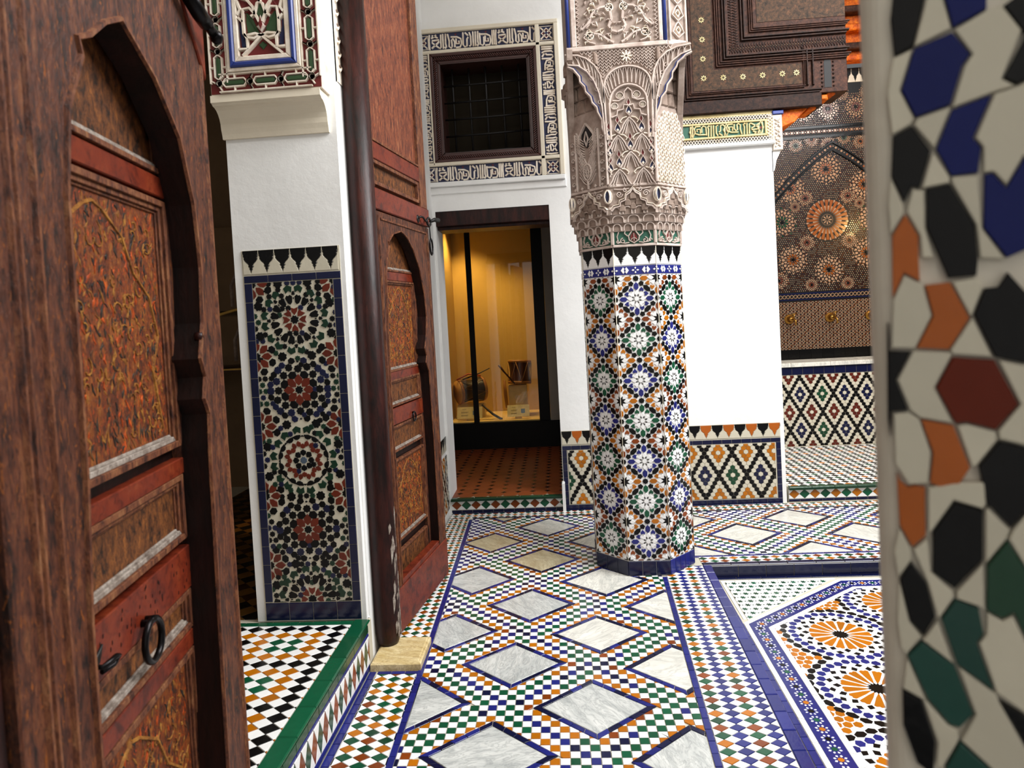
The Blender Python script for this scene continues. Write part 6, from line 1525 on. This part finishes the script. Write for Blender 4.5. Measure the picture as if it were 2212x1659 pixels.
mb.ribbon(F1_, left+[(.06, 2.037)], .010, 0, .006, 'old_wood_light'); mb.ribbon(F1_, right+[(.06, 2.037)], .010, 0, .006, 'old_wood_light')
for s in (-.275, -.262, -.222): mb.ribbon(F1_, [(s, .0), (s, 2.2)], .012, 0, .006, 'old_wood_light', taper=.4)
mb.ribbon(F1_, [(.445, .0), (.445, 2.2)], .014, 0, .005, 'old_wood_light', taper=.4)
mb.build('arch_moulding', d1)
mb = MB(); mb.box(F1_, (-.42, -.327), (0, 2.6), (-.06, -.012), 'dark_red_wood', .006); mb.build('hinge_stile', d1)
mb = MB(); mb.prism(F1_, [(.26, 2.30), (.464, 2.075), (.464, 2.30)], -.03, .006, 'red_paint', .003); mb.build('corner_band', d1)
mb = MB(); mb.box(F1_, (-.325, .462), (2.30, 2.42), (-.055, .008), 'red_paint', .004); mb.build('top_band', d1)
DR = -.055
wk = MB(); wk.box(F1_, (-.30, .46), (.0, 2.25), (DR-.03, DR-.021), 'groove_wood'); wk.build('backing', d1)
wk = MB()
for z0_, z1_ in ((1.783, 1.825), (1.202, 1.236), (.836, .872)): wk.box(F1_, (-.26, .40), (z0_, z1_), (DR-.02, DR+.002), 'red_paint', .002)
wk.build('wicket_rail', d1)
wk = MB(); wk.box(F1_, (-.26, .42), (.960, 1.050), (DR-.02, DR+.004), 'red_paint', .002); wk.build('wicket_band', d1)
wk = MB()
for k in range(46):
    m_ = (random.uniform(-.07, .39), random.uniform(.968, 1.044)); wk.prism(F1_, [(m_[0]-.0016, m_[1]-.003), (m_[0]+.0016, m_[1]-.002), (m_[0]+.001, m_[1]+.004), (m_[0]-.001, m_[1]+.003)], DR+.003, DR+.0046, 'groove_wood')
wk.build('nick', d1)
wk = MB()
for s0, s1 in ((-.275, -.21), (.335, .418)): wk.box(F1_, (s0, s1), (.0, 2.1), (DR-.02, DR+.001), 'old_wood', .002)
wk.ribbon(F1_, [(.405, .0), (.405, 2.0)], .010, DR, DR+.006, 'old_wood_light'); wk.build('wicket_stile', d1)
panel(d1, F1_, -.185, .302, 1.290, 1.748, DR, 'carved_paint', .028, carve=True)
panel(d1, F1_, -.185, .310, 1.855, 2.06, DR, 'panel_wood', .024); panel(d1, F1_, -.185, .300, 1.092, 1.176, DR, 'panel_wood', .026)
panel(d1, F1_, -.185, .302, .860+.04, .934, DR, 'panel_wood', .024); panel(d1, F1_, -.185, .302, .30, .808, DR, 'carved_paint', .026, carve=True)
mb = MB(); mb.lathe(F1_.pt(-.125, 1.36, DR+.002), F1_.n, [(-.01, .007), (.001, .007)], 'paint_black', 10); mb.build('peg_hole', d1)
ring_handle(d1, F1_, .103, .985, .037, .0062, DR+.004)
mb = MB(); mb.tube([F1_.pt(-.075, .995, DR+.004), F1_.pt(-.072, .992, DR+.02), F1_.pt(-.05, .998, DR+.03), F1_.pt(-.035, .992, DR+.026), F1_.pt(-.045, .982, DR+.022), F1_.pt(-.072, .985, DR+.018)], .0045, 'iron', 8); mb.prism(F1_, [(-.09, .978), (-.055, .992), (-.043, 1.016), (-.058, 1.008), (-.075, 1.0)], DR+.004, DR+.008, 'dark_iron', .001); mb.build('hook', d1)
mb = MB(); mb.tube([F1_.pt(.30, 2.215, .02), F1_.pt(.37, 2.185, .03), F1_.pt(.40, 2.175, .035)], [.016, .017, .016], 'iron', 12); mb.tube([F1_.pt(.39, 2.178, .034), F1_.pt(.43, 2.165, .04)], .011, 'iron', 10); mb.lathe(F1_.pt(.425, 2.17, .042), (F1_.u*.8-Z*.5), [(0, .004), (.006, .013), (.018, .015), (.028, .010), (.032, .002)], 'iron', 12); mb.build('bolt', d1)
mb = MB(); mb.lathe(F1_.pt(.333, 1.49, .0), F1_.n, [(-.01, .010), (.004, .010), (.006, .004)], 'dark_red_wood', 12); mb.build('peg', d1)
# ------------------------------------------------------------------ foreground pier on the right, mosaic of large pieces
pier = thing('wall_right', 'foreground pier at the right edge, faced with large star mosaic pieces', None, (0.40, 0.55, 0.0), kind='structure')
un = Vector((0.903, -0.4296, 0)).normalized(); nn_ = Vector((-un.y*-1*-1, 0, 0)); nn_ = Vector((un.y, -un.x, 0)); nn_ = -nn_ if nn_.y > 0 else nn_
FPr = Frame((0.2353, 0.4938, 0), un, Z, nn_)
mb = MB(); r = .016; prof = [(.60, -.35), (.60, -.004)]+[(r-r*math.sin(a)-.012, -.004-r+r*math.cos(a)) for a in [PI/2*k/6 for k in range(7)]]+[(-.012, -.03), (.03, -.35)]
vv = [FPr.pt(a, 0.0, c) for a, c in prof]+[FPr.pt(a, 3.2, c) for a, c in prof]; n = len(prof)
mb.add(vv, [(i, (i+1) % n, n+(i+1) % n, n+i) for i in range(n)]+[tuple(range(n)), tuple(range(2*n-1, n-1, -1))], 'pier_grout'); mb.build('pier_core', pier)
PIER = [('black', [(0.0094,1.7111),(0.0288,1.7035),(0.0204,1.6695),(0.0085,1.6653),(0.0069,1.6912)]),
    ('blue', [(0.0378,1.7031),(0.0625,1.6961),(0.0622,1.684),(0.0429,1.6766)]),
    ('black', [(0.0706,1.6837),(0.082,1.6906),(0.0881,1.683),(0.0876,1.6602),(0.0804,1.665)]),
    ('blue', [(0.0204,1.6679),(0.0428,1.6735),(0.0524,1.6566),(0.0479,1.6503),(0.0406,1.6257),(0.0199,1.6212),(0.012,1.6412)]),
    ('black', [(0.0829,1.6644),(0.0875,1.6573),(0.087,1.6354),(0.0768,1.6316),(0.0694,1.6373)]),
    ('blue', [(0.0409,1.6224),(0.0637,1.6282),(0.0527,1.6013),(0.0569,1.5944),(0.0547,1.578),(0.0393,1.5782),(0.0312,1.5976)]),
    ('black', [(0.0058,1.6107),(0.0179,1.6161),(0.0285,1.597),(0.0213,1.5722),(0.0166,1.5739),(0.0116,1.5636),(0.004,1.5834)]),
    ('blue', [(0.0577,1.5765),(0.0624,1.5768),(0.0694,1.5665),(0.0795,1.5844),(0.0857,1.5774),(0.0845,1.5268),(0.0686,1.52),(0.0563,1.5411)]),
    ('black', [(0.0248,1.5717),(0.0388,1.5729),(0.0521,1.5437),(0.0533,1.5206),(0.0522,1.5095),(0.0357,1.5089),(0.0317,1.5206),(0.024,1.5447)]),
    ('ochre', [(0.0033,1.5414),(0.0119,1.556),(0.0195,1.5397),(0.0193,1.5236),(0.0196,1.5078),(0.0101,1.5143),(0.0025,1.4972)]),
    ('ochre', [(0.0219,1.5056),(0.0369,1.5066),(0.0474,1.4813),(0.0352,1.4601),(0.0157,1.4615),(0.0262,1.4839)]),
    ('black', [(0.0558,1.5012),(0.0633,1.5017),(0.0688,1.5113),(0.0807,1.4936),(0.0797,1.4492),(0.0604,1.4544),(0.0495,1.4833)]),
    ('black', [(-0.0018,1.4803),(-0.0002,1.4802),(-0.0001,1.4603),(0.0129,1.4595),(0.003,1.4392),(0.0098,1.4177),(-0.0005,1.4164),(-0.002,1.3978),(-0.0035,1.412)]),
    ('rust', [(0.0368,1.4553),(0.0604,1.4529),(0.0727,1.4232),(0.06,1.4056),(0.0433,1.4102),(0.0372,1.4089),(0.0265,1.4339)]),
    ('ochre', [(0.0169,1.4115),(0.0363,1.4079),(0.0451,1.3791),(0.035,1.3605),(0.021,1.3668),(0.0234,1.3883)]),
    ('black', [(0.0615,1.3985),(0.0784,1.3943),(0.0774,1.35),(0.0537,1.3528),(0.0494,1.3804)]),
    ('ochre', [(0.0012,1.3721),(0.0037,1.3661),(0.0078,1.3627),(0.0121,1.3642),(0.0184,1.3635),(0.0179,1.3289),(0.0092,1.3192),(0.0016,1.3346)]),
    ('black', [(0.0349,1.3545),(0.0516,1.3507),(0.0507,1.316),(0.0337,1.293),(0.0208,1.3033),(0.0216,1.3318)]),
    ('black', [(0.054,1.3699),(0.077,1.3717),(0.0766,1.3543),(0.0665,1.3393),(0.0541,1.3545)]),
    ('dgreen', [(0.0645,1.3314),(0.0765,1.309),(0.0753,1.2596),(0.0665,1.2816),(0.0598,1.2768),(0.0512,1.2813),(0.0525,1.3127)]),
    ('black', [(0.0083,1.3091),(0.0174,1.2941),(0.0219,1.2713),(0.0142,1.2561),(0.006,1.2659),(0.0004,1.2953)]),
    ('green', [(0.0335,1.2856),(0.0474,1.2818),(0.0498,1.2642),(0.0457,1.2573),(0.0547,1.2254),(0.0333,1.2401),(0.025,1.2706)]),
    ('green', [(0.013,1.2521),(0.0323,1.2387),(0.0424,1.2066),(0.0341,1.1946),(0.028,1.1955),(0.015,1.2111),(0.0036,1.2402)]),
    ('black', [(-0.0004,1.2138),(0.0117,1.209),(0.0193,1.1807),(0.0175,1.1549),(0.0072,1.162),(-0.0007,1.1881)]),
    ('black', [(0.0574,1.2194),(0.0733,1.2108),(0.0727,1.1881)]),
    ('green', [(0.0338,1.1846),(0.0542,1.1671),(0.0438,1.1443),(0.024,1.162)]),
    ('white', [(0.0297,1.7033),(0.0373,1.7011),(0.0424,1.6762),(0.0204,1.669)]),
    ('white', [(0.063,1.6838),(0.0702,1.6839),(0.08,1.6656),(0.069,1.6369),(0.0763,1.6309),(0.0646,1.6291),(0.041,1.6235),(0.0488,1.6496),(0.0533,1.6564),(0.0437,1.6748)]),
    ('white', [(0.0075,1.6645),(0.0199,1.668),(0.0116,1.6413),(0.0194,1.6207),(0.017,1.6168),(0.0054,1.6113),(0.0034,1.6408)]),
    ('white', [(0.0208,1.6204),(0.0401,1.6247),(0.0401,1.6226),(0.0303,1.5978),(0.0188,1.616)]),
    ('white', [(0.0646,1.6281),(0.0771,1.6305),(0.087,1.6344),(0.0857,1.5784),(0.0789,1.585),(0.0694,1.5675),(0.0629,1.5773),(0.0573,1.5776),(0.0577,1.5942),(0.0536,1.6012)]),
    ('white', [(0.0294,1.5963),(0.0384,1.5783),(0.0387,1.5735),(0.025,1.5722),(0.0222,1.5721)]),
    ('white', [(0.0397,1.5776),(0.0547,1.5769),(0.0559,1.5411),(0.0682,1.519),(0.0541,1.5213),(0.0525,1.5436),(0.0396,1.5734)]),
    ('white', [(0.004,1.5823),(0.0111,1.5626),(0.0114,1.5565),(0.0027,1.542),(0.0015,1.5638)]),
    ('white', [(0.0166,1.5728),(0.0208,1.5712),(0.024,1.5707),(0.0237,1.5447),(0.0282,1.5236),(0.0208,1.5243),(0.0203,1.5396),(0.0128,1.5569)]),
    ('white', [(0.0025,1.4962),(0.0099,1.5133),(0.0193,1.5068),(0.0214,1.5046),(0.0257,1.4839),(0.0152,1.4615),(0.0005,1.4619)]),
    ('white', [(0.0378,1.5066),(0.0519,1.5086),(0.0554,1.5012),(0.0491,1.4838),(0.0478,1.4818)]),
    ('white', [(0.0477,1.4803),(0.0491,1.4823),(0.0596,1.4545),(0.0368,1.4569),(0.0356,1.46)]),
    ('white', [(0.0138,1.46),(0.036,1.4585),(0.0363,1.4553),(0.0261,1.4339),(0.0364,1.4089),(0.0165,1.4125),(0.0107,1.4177),(0.0035,1.4392)]),
    ('white', [(0.0621,1.4529),(0.0797,1.4482),(0.0784,1.3953),(0.0615,1.3996),(0.0609,1.4051),(0.0735,1.4232)]),
    ('white', [(0.0381,1.4079),(0.0437,1.4092),(0.06,1.4046),(0.0607,1.399),(0.0489,1.3809),(0.0459,1.3791)]),
    ('white', [(0.0004,1.4153),(0.0097,1.4166),(0.0164,1.4115),(0.0225,1.3882),(0.0201,1.3667),(0.0128,1.3651),(0.0082,1.3647),(0.0002,1.3794)]),
    ('white', [(0.0199,1.3636),(0.0348,1.3684),(0.053,1.3698),(0.0531,1.3544),(0.0511,1.3513),(0.035,1.3558),(0.0216,1.333),(0.0189,1.3303)]),
    ('white', [(0.0525,1.3502),(0.054,1.3527),(0.066,1.3386),(0.064,1.3319),(0.0516,1.3131),(0.0517,1.3173)]),
    ('white', [(0.0675,1.3388),(0.0766,1.3526),(0.0756,1.3112),(0.0649,1.332)]),
    ('white', [(0.0097,1.318),(0.0184,1.3277),(0.0202,1.3032),(0.0327,1.2916),(0.0331,1.2867),(0.0245,1.2711),(0.0225,1.2726),(0.0179,1.2942)]),
    ('white', [(0.0347,1.2919),(0.0506,1.3142),(0.0508,1.2812),(0.0474,1.2831),(0.0346,1.2864)]),
    ('white', [(0.0016,1.3333),(0.0086,1.3178),(0.0084,1.3103),(-0.0001,1.2965),(-0.0027,1.3151)]),
    ('white', [(0.0152,1.2563),(0.0229,1.2696),(0.0318,1.2398),(0.013,1.2534)]),
    ('white', [(0.0517,1.2802),(0.0598,1.2756),(0.066,1.2803),(0.0753,1.2573),(0.0742,1.2122),(0.0556,1.225),(0.0467,1.2575),(0.0508,1.2644)]),
    ('white', [(0.0343,1.2385),(0.0556,1.2238),(0.0569,1.2193),(0.0727,1.1869),(0.0721,1.1617),(0.0542,1.1683),(0.0344,1.186),(0.0434,1.2069)]),
    ('white', [(0.0004,1.2941),(0.006,1.2653),(0.0131,1.2553),(0.0031,1.24),(-0.0005,1.2457),(-0.0021,1.2645)]),
    ('white', [(0.0036,1.2389),(0.0144,1.2097),(0.027,1.1952),(0.033,1.1931),(0.0333,1.1857),(0.023,1.1628),(0.0188,1.1629),(0.0204,1.181),(0.0123,1.2098),(0.0001,1.2152)]),
    ]
CM_ = {'black': 'black_glaze', 'blue': 'pier_blue', 'ochre': 'rust_ochre_glaze', 'rust': 'pier_rust', 'dgreen': 'dark_green_glaze', 'green': 'teal_glaze', 'white': 'cream_glaze'}
its = []
for m, p in PIER:
    its.append((p, CM_[m]))
    mu, lo = max(q[0] for q in p), min(q[1] for q in p)
ZS = max(q[1] for m, p in PIER for q in p)-min(q[1] for m, p in PIER for q in p)
US = max(q[0] for m, p in PIER for q in p)
base_ = list(its)
for p, m in base_: its.append(([(2*US+.004-x, z) for x, z in p], m))          # the pattern goes on past the frame
for p, m in list(its):
    for dz in (-ZS-.004, ZS+.004): its.append(([(x, z+dz) for x, z in p], m))
tiles(pier, FPr.at(0, 0, -0.004), its, 'mosaic_piece', h=.006, gap=.0003, bev=.0007)
